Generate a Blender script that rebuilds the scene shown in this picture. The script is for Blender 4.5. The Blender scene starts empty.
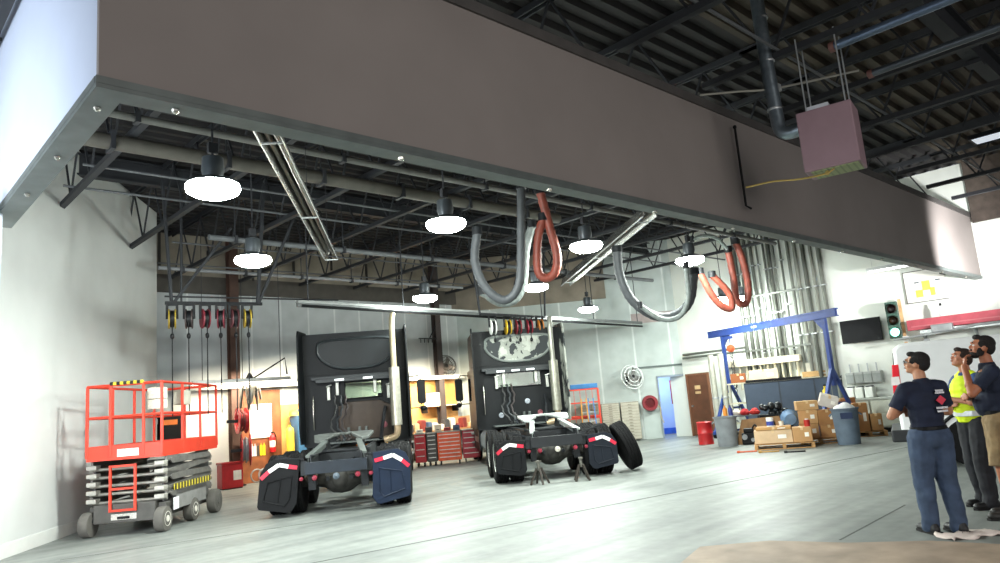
import bpy, math, random
from mathutils import Vector as V, Matrix, Euler, noise
random.seed(7)
C = bpy.context.scene.collection
PI = math.pi
# ------------------------------------------------------------------ camera
F_PX, CX, CY, EYE = 722.0, 500.0, 281.5, 1.58
_up = V((150 - CX, -3950 - CY, F_PX)).normalized()
def _vp(x):
    y = CY - (_up.x * (x - CX) + _up.z * F_PX) / _up.y
    return V((x - CX, y - CY, F_PX)).normalized()
_X = _vp(1270); _Y = _up.cross(_X)
if _Y.z < 0: _Y = -_Y
RM = Matrix((_X, _Y, _up))                       # camera (right, down, fwd) -> world
cam = bpy.data.objects.new('camera', bpy.data.cameras.new('camera')); C.objects.link(cam)
r_, d_, f_ = RM @ V((1, 0, 0)), RM @ V((0, 1, 0)), RM @ V((0, 0, 1))
m3 = Matrix((r_, -d_, -f_)).transposed()
cam.matrix_world = Matrix.Translation((0, 0, EYE)) @ m3.to_4x4()
cam.data.sensor_width = 36; cam.data.lens = F_PX / 1000 * 36; cam.data.clip_end = 200; cam.data.clip_start = .05
bpy.context.scene.camera = cam
def ray(x, y): return RM @ V((x - CX, y - CY, F_PX))
def F(x, y, z=0.0):                              # survey a point at height z
    r = ray(x, y); return V((0, 0, EYE)) + r * ((z - EYE) / r.z)
XR = 21.9                                        # right wall
YB = 20.0                                        # rear wall, left part
def RW(x, y, X=XR - .01):
    r = ray(x, y); return V((0, 0, EYE)) + r * (X / r.x)
def BW(x, y, Y=YB):
    r = ray(x, y); return V((0, 0, EYE)) + r * (Y / r.y)
KB, CB = V((16.8, 20.0, 0)), V((21.9, 14.05, 0))  # rear wall, right part
_d = (CB - KB).normalized(); NB = V((-_d.y, _d.x, 0));
if NB.x > 0: NB = -NB
NBa = math.atan2(_d.y, _d.x)
def QW(x, y, off=0.0):
    r = ray(x, y); n = NB; k = n.dot(CB + n * off)
    return V((0, 0, EYE)) + r * (k / (n.x * r.x + n.y * r.y))
def D(a): return math.radians(a)
# ------------------------------------------------------------------ materials
def hexc(h):
    h = h.lstrip('#'); c = [int(h[i:i + 2], 16) / 255 for i in (0, 2, 4)]
    return tuple(((v / 12.92) if v <= .04045 else ((v + .055) / 1.055) ** 2.4) for v in c) + (1,)
MC = {}
def M(hx, rough=.6, metal=0.0, var=.15, scale=5.0, bump=0.0, spec=.5, em=0.0, coord='Object'):
    key = (hx, rough, metal, var, scale, bump, spec, em)
    if key in MC: return MC[key]
    m = bpy.data.materials.new('surface_' + hx.strip('#')); m.use_nodes = True
    n, l = m.node_tree.nodes, m.node_tree.links; b = n['Principled BSDF']
    c = hexc(hx)
    b.inputs['Roughness'].default_value = rough; b.inputs['Metallic'].default_value = metal
    b.inputs['Specular IOR Level'].default_value = spec
    tc = n.new('ShaderNodeTexCoord'); nz = n.new('ShaderNodeTexNoise'); nz.inputs['Scale'].default_value = scale
    nz.inputs['Detail'].default_value = 5
    l.new(tc.outputs[coord], nz.inputs['Vector'])
    rp = n.new('ShaderNodeValToRGB'); rp.color_ramp.elements[0].position = .3; rp.color_ramp.elements[1].position = .7
    rp.color_ramp.elements[0].color = tuple(v * (1 - var) for v in c[:3]) + (1,)
    rp.color_ramp.elements[1].color = tuple(min(1, v * (1 + var)) for v in c[:3]) + (1,)
    l.new(nz.outputs['Fac'], rp.inputs['Fac']); l.new(rp.outputs['Color'], b.inputs['Base Color'])
    if bump:
        bp = n.new('ShaderNodeBump'); bp.inputs['Strength'].default_value = bump; bp.inputs['Distance'].default_value = .02
        l.new(nz.outputs['Fac'], bp.inputs['Height']); l.new(bp.outputs['Normal'], b.inputs['Normal'])
    if em:
        b.inputs['Emission Color'].default_value = c; b.inputs['Emission Strength'].default_value = em
    MC[key] = m; return m
def stripes(hx1, hx2, axis=0, scale=3.0, rough=.7, duty=.5, metal=0.0, bump=.5):
    m = bpy.data.materials.new('striped'); m.use_nodes = True
    n, l = m.node_tree.nodes, m.node_tree.links; b = n['Principled BSDF']
    tc = n.new('ShaderNodeTexCoord'); sp = n.new('ShaderNodeSeparateXYZ'); l.new(tc.outputs['Object'], sp.inputs[0])
    mu = n.new('ShaderNodeMath'); mu.operation = 'MULTIPLY'; mu.inputs[1].default_value = scale; l.new(sp.outputs[axis], mu.inputs[0])
    fr = n.new('ShaderNodeMath'); fr.operation = 'FRACT'; l.new(mu.outputs[0], fr.inputs[0])
    gt = n.new('ShaderNodeMath'); gt.operation = 'GREATER_THAN'; gt.inputs[1].default_value = duty; l.new(fr.outputs[0], gt.inputs[0])
    mx = n.new('ShaderNodeMix'); mx.data_type = 'RGBA'; l.new(gt.outputs[0], mx.inputs[0])
    mx.inputs[6].default_value = hexc(hx1); mx.inputs[7].default_value = hexc(hx2)
    nz = n.new('ShaderNodeTexNoise'); nz.inputs['Scale'].default_value = 2.0; l.new(tc.outputs['Object'], nz.inputs['Vector'])
    m2 = n.new('ShaderNodeMix'); m2.data_type = 'RGBA'; m2.blend_type = 'MULTIPLY'; m2.inputs[0].default_value = .35
    l.new(mx.outputs[2], m2.inputs[6]); l.new(nz.outputs['Fac'], m2.inputs[7]); l.new(m2.outputs[2], b.inputs['Base Color'])
    bp = n.new('ShaderNodeBump'); bp.inputs['Strength'].default_value = bump; bp.inputs['Distance'].default_value = .02
    l.new(gt.outputs[0], bp.inputs['Height']); l.new(bp.outputs['Normal'], b.inputs['Normal'])
    b.inputs['Roughness'].default_value = rough; b.inputs['Metallic'].default_value = metal
    return m
def glassm(name, tint='#c8d4d4', a=.25):
    m = bpy.data.materials.new(name); m.use_nodes = True; n, l = m.node_tree.nodes, m.node_tree.links
    out = n['Material Output']; t = n.new('ShaderNodeBsdfTransparent'); t.inputs[0].default_value = hexc(tint)
    g = n.new('ShaderNodeBsdfGlossy'); g.inputs['Roughness'].default_value = .05
    x = n.new('ShaderNodeMixShader'); x.inputs[0].default_value = a
    l.new(t.outputs[0], x.inputs[1]); l.new(g.outputs[0], x.inputs[2]); l.new(x.outputs[0], out.inputs[0]); return m
def emis(hx, s):
    m = bpy.data.materials.new('glow'); m.use_nodes = True; b = m.node_tree.nodes['Principled BSDF']
    b.inputs['Base Color'].default_value = hexc(hx); b.inputs['Emission Color'].default_value = hexc(hx); b.inputs['Emission Strength'].default_value = s
    return m
BLACK = M('#0d0e10', .5, spec=.25); DARK = M('#191b1e', .6, spec=.25); RUB = M('#111112', .85, bump=.3, scale=30, spec=.2); STEEL = M('#8d9092', .4, .7)
GALV = M('#a9adae', .45, .5); WHITE = M('#e6e6e2', .6, var=.05); RED = M('#c8321f', .45); ORED = M('#d8402a', .45)
CHROME = M('#c9c7bd', .25, .9); GREY = M('#75787a', .6); JOIST = M('#24262a', .7, scale=3); CARD = M('#b98a5a', .85, var=.2); WOOD = M('#a5784a', .8, var=.3, scale=12)
BLUE = M('#2f4a86', .5); YEL = M('#e3c321', .5); SKIN = M('#b5795a', .55, var=.06); HAIR = M('#14110f', .8); NAVY = M('#1b2740', .85, var=.2, scale=9, bump=.4)
# ------------------------------------------------------------------ mesh builder
class MB:
    def __init__(s): s.v = []; s.f = []
    def add(s, vs, fs, mx=None):
        o = len(s.v); s.v += [tuple((mx @ V(p)) if mx else p) for p in vs]; s.f += [tuple(i + o for i in f) for f in fs]; return s
    def box(s, x0, x1, y0, y1, z0, z1, mx=None):
        return s.add([(x0, y0, z0), (x1, y0, z0), (x1, y1, z0), (x0, y1, z0), (x0, y0, z1), (x1, y0, z1), (x1, y1, z1), (x0, y1, z1)],
                     [(0, 3, 2, 1), (4, 5, 6, 7), (0, 1, 5, 4), (1, 2, 6, 5), (2, 3, 7, 6), (3, 0, 4, 7)], mx)
    def cbox(s, c, sz, rot=(0, 0, 0)):
        mx = Matrix.Translation(c) @ Euler(rot).to_matrix().to_4x4(); a, b, h = (q / 2 for q in sz)
        return s.box(-a, a, -b, b, -h, h, mx)
    def bar(s, p0, p1, w, h=None, up=(0, 0, 1)):       # rectangular bar between points
        h = h or w; p0, p1 = V(p0), V(p1); d = (p1 - p0); L = d.length; d.normalize(); u = V(up)
        if abs(d.dot(u)) > .98: u = V((1, 0, 0))
        x = d.cross(u).normalized(); z = x.cross(d).normalized()
        mx = Matrix.Translation(p0) @ Matrix((x, d, z)).transposed().to_4x4()
        return s.box(-w / 2, w / 2, 0, L, -h / 2, h / 2, mx)
    def tube(s, pts, r, n=8, closed=False, rs=None):
        pts = [V(p) for p in pts]; N = len(pts); rings = []; prev = None
        for i, p in enumerate(pts):
            if closed: t = pts[(i + 1) % N] - pts[i - 1]
            else: t = pts[min(i + 1, N - 1)] - pts[max(i - 1, 0)]
            t.normalize()
            if prev is None:
                u = V((0, 0, 1)) if abs(t.z) < .9 else V((1, 0, 0)); a = t.cross(u).normalized()
            else: a = (prev - t * prev.dot(t)).normalized()
            prev = a; b = t.cross(a); rr = rs[i] if rs else r
            rings.append([p + (a * math.cos(2 * PI * k / n) + b * math.sin(2 * PI * k / n)) * rr for k in range(n)])
        vs = [q for R in rings for q in R]; fs = []
        for i in range(N if closed else N - 1):
            j = (i + 1) % N
            for k in range(n): fs.append((i * n + k, i * n + (k + 1) % n, j * n + (k + 1) % n, j * n + k))
        if not closed: fs += [tuple(range(n - 1, -1, -1)), tuple((N - 1) * n + k for k in range(n))]
        return s.add(vs, fs)
    def cyl(s, p0, p1, r0, r1=None, n=16): return s.tube([p0, p1], r0, n, rs=[r0, r0 if r1 is None else r1])
    def lathe(s, prof, c=(0, 0, 0), axis='z', n=24, mx=None, caps=True):   # prof: (radius, height)
        vs = []
        for r, h in prof:
            for k in range(n):
                a = 2 * PI * k / n; x, y = r * math.cos(a), r * math.sin(a)
                p = {'z': (x, y, h), 'x': (h, x, y), 'y': (x, h, y)}[axis]; p = V(p) + V(c); vs.append(mx @ p if mx else p)
        fs = []
        for i in range(len(prof) - 1):
            for k in range(n):
                q = (i * n + k, i * n + (k + 1) % n, (i + 1) * n + (k + 1) % n, (i + 1) * n + k)
                fs.append(q if axis != 'y' else q[::-1])
        if caps and prof[0][0] > 1e-6: fs.append(tuple(range(n))[::-1])
        if caps and prof[-1][0] > 1e-6: fs.append(tuple((len(prof) - 1) * n + k for k in range(n)))
        return s.add(vs, fs)
    def prism(s, poly, a, b, axis='y', mx=None):        # 2D polygon extruded
        def P(u, v, w): return {'y': (u, w, v), 'x': (w, u, v), 'z': (u, v, w)}[axis]
        n = len(poly); vs = [P(u, v, a) for u, v in poly] + [P(u, v, b) for u, v in poly]
        fs = [tuple(range(n)), tuple(range(2 * n - 1, n - 1, -1))] + [(i, i + n, (i + 1) % n + n, (i + 1) % n) for i in range(n)]
        return s.add(vs, fs, mx)
    def ball(s, c, r, n=12, m=8, rot=(0, 0, 0)):
        if not hasattr(r, '__len__'): r = (r, r, r)
        mx = Matrix.Translation(c) @ Euler(rot).to_matrix().to_4x4(); vs = [(0, 0, -r[2])]
        for j in range(1, m):
            t = PI * j / m - PI / 2
            for k in range(n): a = 2 * PI * k / n; vs.append((r[0] * math.cos(t) * math.cos(a), r[1] * math.cos(t) * math.sin(a), r[2] * math.sin(t)))
        vs.append((0, 0, r[2])); fs = [(0, 1 + (k + 1) % n, 1 + k) for k in range(n)]
        for j in range(m - 2):
            for k in range(n): o = 1 + j * n; fs.append((o + k, o + (k + 1) % n, o + n + (k + 1) % n, o + n + k))
        L = len(vs) - 1; fs += [(L, L - n + k, L - n + (k + 1) % n) for k in range(n)]
        return s.add(vs, fs, mx)
    def cap(s, p0, p1, r0, r1=None, n=10):              # tapered capsule
        r1 = r0 if r1 is None else r1; s.cyl(p0, p1, r0, r1, n); s.ball(p0, r0, n, 6); s.ball(p1, r1, n, 6); return s
    def disc(s, c, r, n=24, ax='z'):
        return s.lathe([(r, 0), (r, .004)], c, ax, n)
    def build(s, name, mat, parent=None, bevel=0.0, smooth=False, loc=None, rotz=0):
        me = bpy.data.meshes.new(name); me.from_pydata([tuple(p) for p in s.v], [], s.f); me.materials.append(mat)
        if smooth:
            for p in me.polygons: p.use_smooth = True
        me.validate(); me.update()
        import bmesh
        bm = bmesh.new(); bm.from_mesh(me); bmesh.ops.recalc_face_normals(bm, faces=bm.faces); bm.to_mesh(me); bm.free()
        if smooth: me.set_sharp_from_angle(angle=D(45))
        o = bpy.data.objects.new(name, me); C.objects.link(o)
        if parent: o.parent = parent
        if loc is not None: o.location = loc
        o.rotation_euler.z = rotz
        if bevel:
            b = o.modifiers.new('bevel', 'BEVEL'); b.width = bevel; b.segments = 2; b.limit_method = 'ANGLE'
        return o
def tag(o, label, cat, group=None, kind=None):
    if label: o['label'] = label
    if cat: o['category'] = cat
    if group: o['group'] = group
    if kind: o['kind'] = kind
    return o
def thing(name, label, cat, loc, rotz=0, group=None):
    o = bpy.data.objects.new(name, None); C.objects.link(o); o.location = loc; o.rotation_euler = (0, 0, rotz); o.empty_display_size = .1
    return tag(o, label, cat, group)
def struct(name, mb, mat, **k):
    o = mb.build(name, mat, **k); o['kind'] = 'structure'; return o
KIDS = {}
def copy_tree(o, parent=None):
    c = o.copy(); C.objects.link(c); c.parent = parent
    for ch in [x for x in list(C.objects) if x.parent == o]: copy_tree(ch, c)
    return c
def dup(o, loc, rotz, label, group=None):
    c = copy_tree(o); c.location = loc; c.rotation_euler = (0, 0, rotz); c['label'] = label
    if group: c['group'] = group
    return c
def spline(pts, n=8):
    P = [V(p) for p in pts]; P = [P[0] * 2 - P[1]] + P + [P[-1] * 2 - P[-2]]; out = []
    for i in range(1, len(P) - 2):
        for k in range(n):
            t = k / n; a, b, c, d = P[i - 1:i + 3]
            out.append(.5 * ((2 * b) + (c - a) * t + (2 * a - 5 * b + 4 * c - d) * t * t + (3 * b - a - 3 * c + d) * t ** 3))
    out.append(P[-2]); return out
def text(name, body, size, mat, parent, loc, rot, ext=.002):
    cu = bpy.data.curves.new(name, 'FONT'); cu.body = body; cu.size = size; cu.extrude = ext; cu.align_x = 'CENTER'; cu.align_y = 'CENTER'
    o = bpy.data.objects.new(name, cu); C.objects.link(o); cu.materials.append(mat)
    me = bpy.data.meshes.new_from_object(o); bpy.data.objects.remove(o); o = bpy.data.objects.new(name, me); C.objects.link(o); o.parent = parent; o.location = loc; o.rotation_euler = rot
    return o
# ------------------------------------------------------------------ the setting
def floor_mat():
    m = bpy.data.materials.new('sealed_concrete'); m.use_nodes = True; n, l = m.node_tree.nodes, m.node_tree.links; b = n['Principled BSDF']
    tc = n.new('ShaderNodeTexCoord')
    a = n.new('ShaderNodeTexNoise'); a.inputs['Scale'].default_value = .35; a.inputs['Detail'].default_value = 6; a.inputs['Roughness'].default_value = .65
    c = n.new('ShaderNodeTexNoise'); c.inputs['Scale'].default_value = 6; c.inputs['Detail'].default_value = 8
    for q in (a, c): l.new(tc.outputs['Object'], q.inputs['Vector'])
    mx = n.new('ShaderNodeMath'); mx.operation = 'ADD'; s = n.new('ShaderNodeMath'); s.operation = 'MULTIPLY'; s.inputs[1].default_value = .3
    mp = n.new('ShaderNodeMapping'); mp.inputs['Rotation'].default_value = (0, 0, D(12)); mp.inputs['Scale'].default_value = (.12, 2.2, 1); st = n.new('ShaderNodeTexNoise'); st.inputs['Scale'].default_value = 1.6; st.inputs['Detail'].default_value = 6
    l.new(tc.outputs['Object'], mp.inputs[0]); l.new(mp.outputs[0], st.inputs['Vector'])
    av = n.new('ShaderNodeMix'); av.inputs[0].default_value = .55; l.new(a.outputs['Fac'], av.inputs[2]); l.new(st.outputs['Fac'], av.inputs[3])
    l.new(c.outputs['Fac'], s.inputs[0]); l.new(av.outputs[0], mx.inputs[0]); l.new(s.outputs[0], mx.inputs[1])
    rp = n.new('ShaderNodeValToRGB'); e = rp.color_ramp.elements; e[0].position = .48; e[0].color = hexc('#5c615f'); e[1].position = .85; e[1].color = hexc('#898d88')
    l.new(mx.outputs[0], rp.inputs['Fac']); l.new(rp.outputs['Color'], b.inputs['Base Color'])
    rr = n.new('ShaderNodeMapRange'); rr.inputs[3].default_value = .36; rr.inputs[4].default_value = .62; l.new(a.outputs['Fac'], rr.inputs[0]); l.new(rr.outputs[0], b.inputs['Roughness'])
    bp = n.new('ShaderNodeBump'); bp.inputs['Strength'].default_value = .08; l.new(c.outputs['Fac'], bp.inputs['Height']); l.new(bp.outputs['Normal'], b.inputs['Normal'])
    return m
struct('floor', MB().box(-9, 23, -9, 24, -.2, 0), floor_mat())
# worn brown area by the camera's right
pts = [(655, 585), (700, 547), (770, 541), (850, 543), (930, 541), (1010, 545), (1080, 600)]
poly = [tuple(F(x, y)[:2]) for x, y in pts]
struct('floor', MB().prism(poly, .0005, .004, 'z'), M('#93806e', .6, var=.3, scale=2.5))
for i, (a, b) in enumerate((((200, 585), (945, 440)), ((300, 478), (640, 440)), ((840, 540), (905, 505)), ((60, 560), (330, 520)))):
    struct('trim_%d' % (i + 10), MB().bar(F(*a) + V((0, 0, .0012)), F(*b) + V((0, 0, .0012)), .035 if i == 0 else .02, .002), M('#4c4f4c', .8))
# left wall (parallel to the trucks)
L0, L2 = V((2.04, 12.74, 0)), V((5.88, 18.07, 0)); LD = (L2 - L0).normalized(); LA = math.atan2(LD.y, LD.x)
wl = M('#c9cbc9', .8, var=.04, scale=1.5)
struct('wall_left', MB().box(-6.2, (L2 - L0).length, 0, .2, 0, 6.9), wl, loc=L0, rotz=LA)
struct('baseboard_left', MB().box(-4, (L2 - L0).length + .005, -.012, 0, 0, .2), M('#d9dad6', .6, var=.03), loc=L0, rotz=LA)
J = F(2, 212, 3.8)
struct('trim_1', MB().box(-.5, -.02, -.04, .16, 0, 3.8), M('#b9c2d2', .6, var=.03), loc=(J.x - .02, J.y, 0), rotz=LA)
# rear walls: painted siding above, block band, workshop wainscot below
siding = stripes('#dfe2e0', '#c3c8c8', 0, 1.1, .7, .06)
siding2 = stripes('#dae2de', '#bcc6c2', 0, .8, .7, .05)
struct('wall_back', MB().box(3, 17.2, YB, YB + .2, 0, 6.9), siding)
struct('wall_back_band', MB().box(3, 17.0, YB - .12, YB, 5.55, 7.0), M('#857d6f', .9, var=.25, scale=1.3))
text('block_marking', 'Y2819', .3, M('#2d2a27', .9), None, (10.0, YB - .13, 6.75), (D(90), 0, 0))['kind'] = 'structure'
for i in range(9):
    struct('trim_%d' % (20 + i), MB().box(5.2 + i * 1.3, 5.26 + i * 1.3, YB - .16, YB - .12, 5.7 + (i % 3) * .25, 6.5 + (i % 2) * .4), M('#2d2a27', .9))
struct('trim_2', MB().box(3, 17.0, YB - .14, YB, 5.28, 5.75), M('#4a4640', .85))
LB = (CB - KB).length
struct('wall_back_right', MB().box(-.6, LB - .88, 0, .2, 0, 6.9).box(LB - .0, LB + .1, 0, .2, 0, 6.9).box(LB - .88, LB - .0, 0, .2, 2.08, 6.9), siding2, loc=KB, rotz=NBa)
q = QW(606, 300)
sb = (q - KB); sb.z = 0
struct('wall_back_band', MB().box(-.6, sb.length, -.1, 0, 5.0, 6.9), M('#857d6f', .9, var=.25, scale=1.3), loc=KB, rotz=NBa)
struct('trim_3', MB().box(sb.length + .8, LB, -.02, 0, 4.0, 4.35), M('#9a8f8c', .8), loc=KB, rotz=NBa)
struct('trim_4', MB().box(sb.length + .8, LB, -.04, 0, 2.42, 2.48), M('#5d6664', .8), loc=KB, rotz=NBa)
# right wall
struct('wall_right', MB().box(XR, XR + .2, -4, 14.6, 0, 6.9), M('#d8dcd4', .75, var=.04, scale=2))
struct('baseboard_right', MB().box(XR - .02, XR, -4, 12.7, 0, .12), M('#3b3f3d', .7))
struct('trim_5', MB().box(XR - .08, XR, -4, 4.75, 5.25, 6.9), M('#4f463f', .9, var=.25))
# blue lit corridor behind the opening
cw = M('#b9c8e6', .6, var=.03)
struct('wall_corridor', MB().box(LB - 1.3, LB + .3, 2.2, 2.3, 0, 2.6).box(LB - 1.3, LB - 1.2, .2, 2.2, 0, 2.6).box(LB + .2, LB + .3, .2, 2.2, 0, 2.6), cw, loc=KB, rotz=NBa)
struct('ceiling_corridor', MB().box(LB - 1.3, LB + .3, .2, 2.3, 2.5, 2.6), M('#4c3a3a', .8), loc=KB, rotz=NBa)
struct('baseboard_corridor', MB().box(LB - 1.2, LB + .2, 2.16, 2.2, 0, .22), M('#3463c4', .5), loc=KB, rotz=NBa)
lq = KB + _d * (LB - .6) - NB * 1.2
# deck of the roof: corrugated, ribs along X
for (ya_, yb_, hx_) in ((-8.5, 4.8, '#41392f'), (4.8, 20.3, '#1d1b1b')):  # one deck; truck bay part coloured darker to hold its shade
  mb = MB(); ys = []; y = ya_
  while y < yb_:
    ys += [(y, 0), (y + .1, 0), (y + .14, .09), (y + .26, .09)]; y += .3
  vs = []
  for yy, h in ys: vs += [(-2.0, yy, 6.9 + h), (22.2, yy, 6.9 + h)]
  mb.add(vs, [(2 * i, 2 * i + 1, 2 * i + 3, 2 * i + 2) for i in range(len(ys) - 1)])
  struct('ceiling', mb, M(hx_, .85, .0, var=.35, scale=1.2))
# boxed bulkhead hanging from the roof: front face along X, left face along Y, metal flange below
yb, xb, H, HT = 4.8, 1.21, 3.8, 5.42
bf = M('#8a827e', .85, var=.08, scale=.8)  # front face: its weak light is put into this duller colour
struct('wall_bulkhead_front', MB().box(xb, XR, yb, yb + .05, H, HT), bf)
struct('wall_bulkhead_left', MB().box(xb, xb + .05, yb + .05, 8.6, H, 7.0), M('#c3cde0', .7, var=.06, scale=.7))  # left face: bluish daylight from outside painted into its colour
struct('trim_7', MB().box(xb - .02, XR, yb - .025, yb + .16, H - .03, H).box(xb - .02, xb + .17, yb + .16, 8.6, H - .03, H).box(xb - .02, XR, yb - .028, yb - .005, H, H + .05).box(xb - .023, xb - .003, yb, 8.6, H, H + .05), M('#636a68', .5, .2))
struct('trim_8', MB().box(xb, XR, yb - .03, yb + .1, HT, HT + .12), M('#4d4a48', .7))
for i in range(11):
    struct('trim_%d' % (40 + i), MB().ball((xb + .5 + i * 1.9, yb + .07, H - .035), .028, 8, 6), CHROME)
for i in range(3): struct('trim_%d' % (55 + i), MB().ball((xb + .07, yb + .3 + i * 1.1, H - .035), .025, 8, 6), CHROME)

# ------------------------------------------------------------------ roof steel
def joist(y0, y1):
    t = thing('roof_joist', '', 'joist', (0, 0, 0))
    m = MB().box(-.05, .05, y0, y1, 5.62, 5.66).box(-.05, -.035, y0, y1, 5.66, 5.7).box(.035, .05, y0, y1, 5.66, 5.7); m.build('bottom_chord', JOIST, t)
    MB().box(-.06, .06, y0 - .3, y1 + .3, 6.84, 6.88).box(-.06, -.04, y0, y1, 6.78, 6.84).box(.04, .06, y0, y1, 6.78, 6.84).build('top_chord', JOIST, t)
    w = MB(); y = y0 + .1; s = .6; up = True
    while y + s < y1:
        w.bar((0, y, 5.66 if up else 6.82), (0, y + s, 6.82 if up else 5.66), .03); up = not up; y += s
    w.build('web', JOIST, t); return t
j0 = joist(-6, 4.7); j1 = joist(5.0, 19.8)
g1, g2 = 'open web joists over the front bay', 'open web joists over the truck bay'
l1_, l2_ = 'grey open web steel joist under the roof deck in front of the bulkhead', 'grey open web steel joist under the roof deck above the truck bay'
for i in range(12):
    x = 1.1 + 1.9 * i
    for j, lab, g in ((j0, l1_, g1), (j1, l2_, g2)):
        if i == 0: o = j; o['label'] = lab; o['group'] = g
        elif j is j0 and False: continue
        else: o = dup(j, (0, 0, 0), 0, lab, g)
        o.location.x = x
        if i < 3 and j is j1: pass
for i, (y, z) in enumerate(((2.2, 6.35), (9.6, 6.75), (14.6, 6.85))):
    g = thing('roof_girder', ['dark steel girder crossing above the hanging heater box', 'dark steel girder crossing over the near end of the truck bay', 'dark steel girder crossing over the far end of the truck bay'][i], 'girder', (0, y, z))
    MB().box(-1.5, XR, -.09, .09, -.03, .0).box(-1.5, XR, -.015, .015, -.4, -.03).box(-1.5, XR, -.09, .09, -.43, -.4).build('beam', JOIST, g)
    for x in (6, 12): MB().cbox((x, 0, -.47), (.25, .2, .06)).build('bearing_plate', JOIST, g)
for i, (y, z) in enumerate(((.2, 5.72), (3.6, 5.72), (7.2, 5.72), (8.4, 5.72), (11.9, 5.72), (13.1, 5.72), (16.2, 5.72), (18.4, 5.72))):
    tag(MB().tube([(-1.5 if y < 11 else (2.8 if y < 14 else 5.6), y, z), (XR if y < 14 else 18.0 if y < 18 else 16.6, y, z)], .022, 6).build('bridging_rod', M('#595c5e', .6)), 'thin steel bridging rod under the joists, %s' % ['front bay, nearest the camera', 'front bay, just before the bulkhead', 'first one behind the bulkhead', 'second one behind the bulkhead', 'third one behind the bulkhead', 'fourth one behind the bulkhead', 'second one from the rear wall', 'nearest the rear wall'][i], 'rod')
def vbrace(x, y, lab):
    t = thing('roof_hanger', lab, 'hanger', (x, y, 4.2)); MB().tube([(-1.1, 0, 2.3), (0, 0, 0), (1.1, 0, 2.3)], .03, 6).build('brace', JOIST, t); MB().tube([(0, 0, 0), (0, 0, 2.4)], .025, 6).build('rod', JOIST, t)
p = F(184, 300, 4.2); 
# pipes
a = F(100, 140, 5.5); 
for i, (y, z, r, hx, lab) in enumerate(((a.y, 5.5, .11, '#4d4a43', 'fat beige insulated pipe running under the joists across the truck bay'), (9.1, 5.45, .05, '#5d5d59', 'slim pale pipe beside the fat insulated pipe'), (13.9, 5.3, .06, '#5f6264', 'pale pipe running across the bay before the rear wall'), (16.8, 5.25, .045, '#77797b', 'thin grey pipe high before the rear wall'))):
    t = thing('overhead_pipe', lab, 'pipe', (2.2 if i < 2 else 5.5, y, z)); L = (9.5, 17.5, 15.0, 9.0)[i]
    MB().tube([(0, 0, 0), (L, 0, 0)], r, 12).build('pipe', M(hx, .6), t, smooth=True)
    for k in range(6): MB().box(.5 + k * L / 6, .56 + k * L / 6, -r - .02, r + .02, -r - .02, r + .02).box(.52 + k * L / 6, .54 + k * L / 6, -.01, .01, r, 6.8 - z).build('clamp', JOIST, t)
# long slender exhaust rail crossing the rear of the bay
a, b = V((7.15, 13.53, 3.95)), V((20.6, 14.6, 3.95))
t = thing('exhaust_rail', 'long dark horizontal rail crossing behind both truck roofs', 'rail', a); L = b - a
MB().bar((0, 0, 0), L, .05, .09).build('rail', M('#5b5e5e', .5, .4), t); MB().bar((0, 0, .06), L * .45 + V((0, 0, .06)), .12, .05).build('flange', M('#8b8e8c', .5, .3), t)
MB().tube([(0.1, 0, -.02), L + V((0, 0, -.12))], .035, 6).build('cable', BLACK, t)
for k in range(6): q = L * (k / 5 * .96 + .02); MB().tube([q, q + V((0, 0, 2.9))], .015, 6).build('hanger_rod', JOIST, t)

# radiant heaters
def heater(p0, p1, lab):
    p0, p1 = V(p0), V(p1); L = (p1 - p0).length; a = math.atan2(p1.y - p0.y, p1.x - p0.x) - PI / 2
    t = thing('radiant_heater', lab, 'heater', p0, a, 'radiant tube heaters')
    MB().prism([(-.17, -.1), (-.1, .09), (.1, .09), (.17, -.1), (.155, -.1), (.09, .075), (-.09, .075), (-.155, -.1)], 0, L, 'y').build('reflector', M('#d6d6d2', .22, .95, var=.05), t)
    for s in (-.06, .06): MB().tube([(s, .05, -.0), (s, L - .05, -.0)], .04, 10).build('burner_tube', M('#57534d', .4, .8), t, smooth=True)
    for s in (-.165, .165): MB().bar((s, 0, -.1), (s, L, -.1), .02, .02).build('edge_lip', M('#f0f0ec', .25, .6), t)
    for k in range(int(L / 3) + 1): y = .4 + k * 3; MB().bar((-.17, y, -.1), (.17, y, -.1), .02, .02).build('bracket', GALV, t)
    for y in (.6, L / 2, L - .5): MB().tube([(0, y, .09), (0, y, 1.3)], .008, 5).build('hanging_chain', JOIST, t)
    t.scale = (.72, 1, 1)
heater((3.15, 6.5, 4.6), (6.85, 11.6, 4.6), 'long shiny radiant tube heater above the red scissor lift side')
heater((10.1, 6.75, 4.6), (14.16, 12.29, 4.6), 'long shiny radiant tube heater between the grey and black hose loops')
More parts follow.
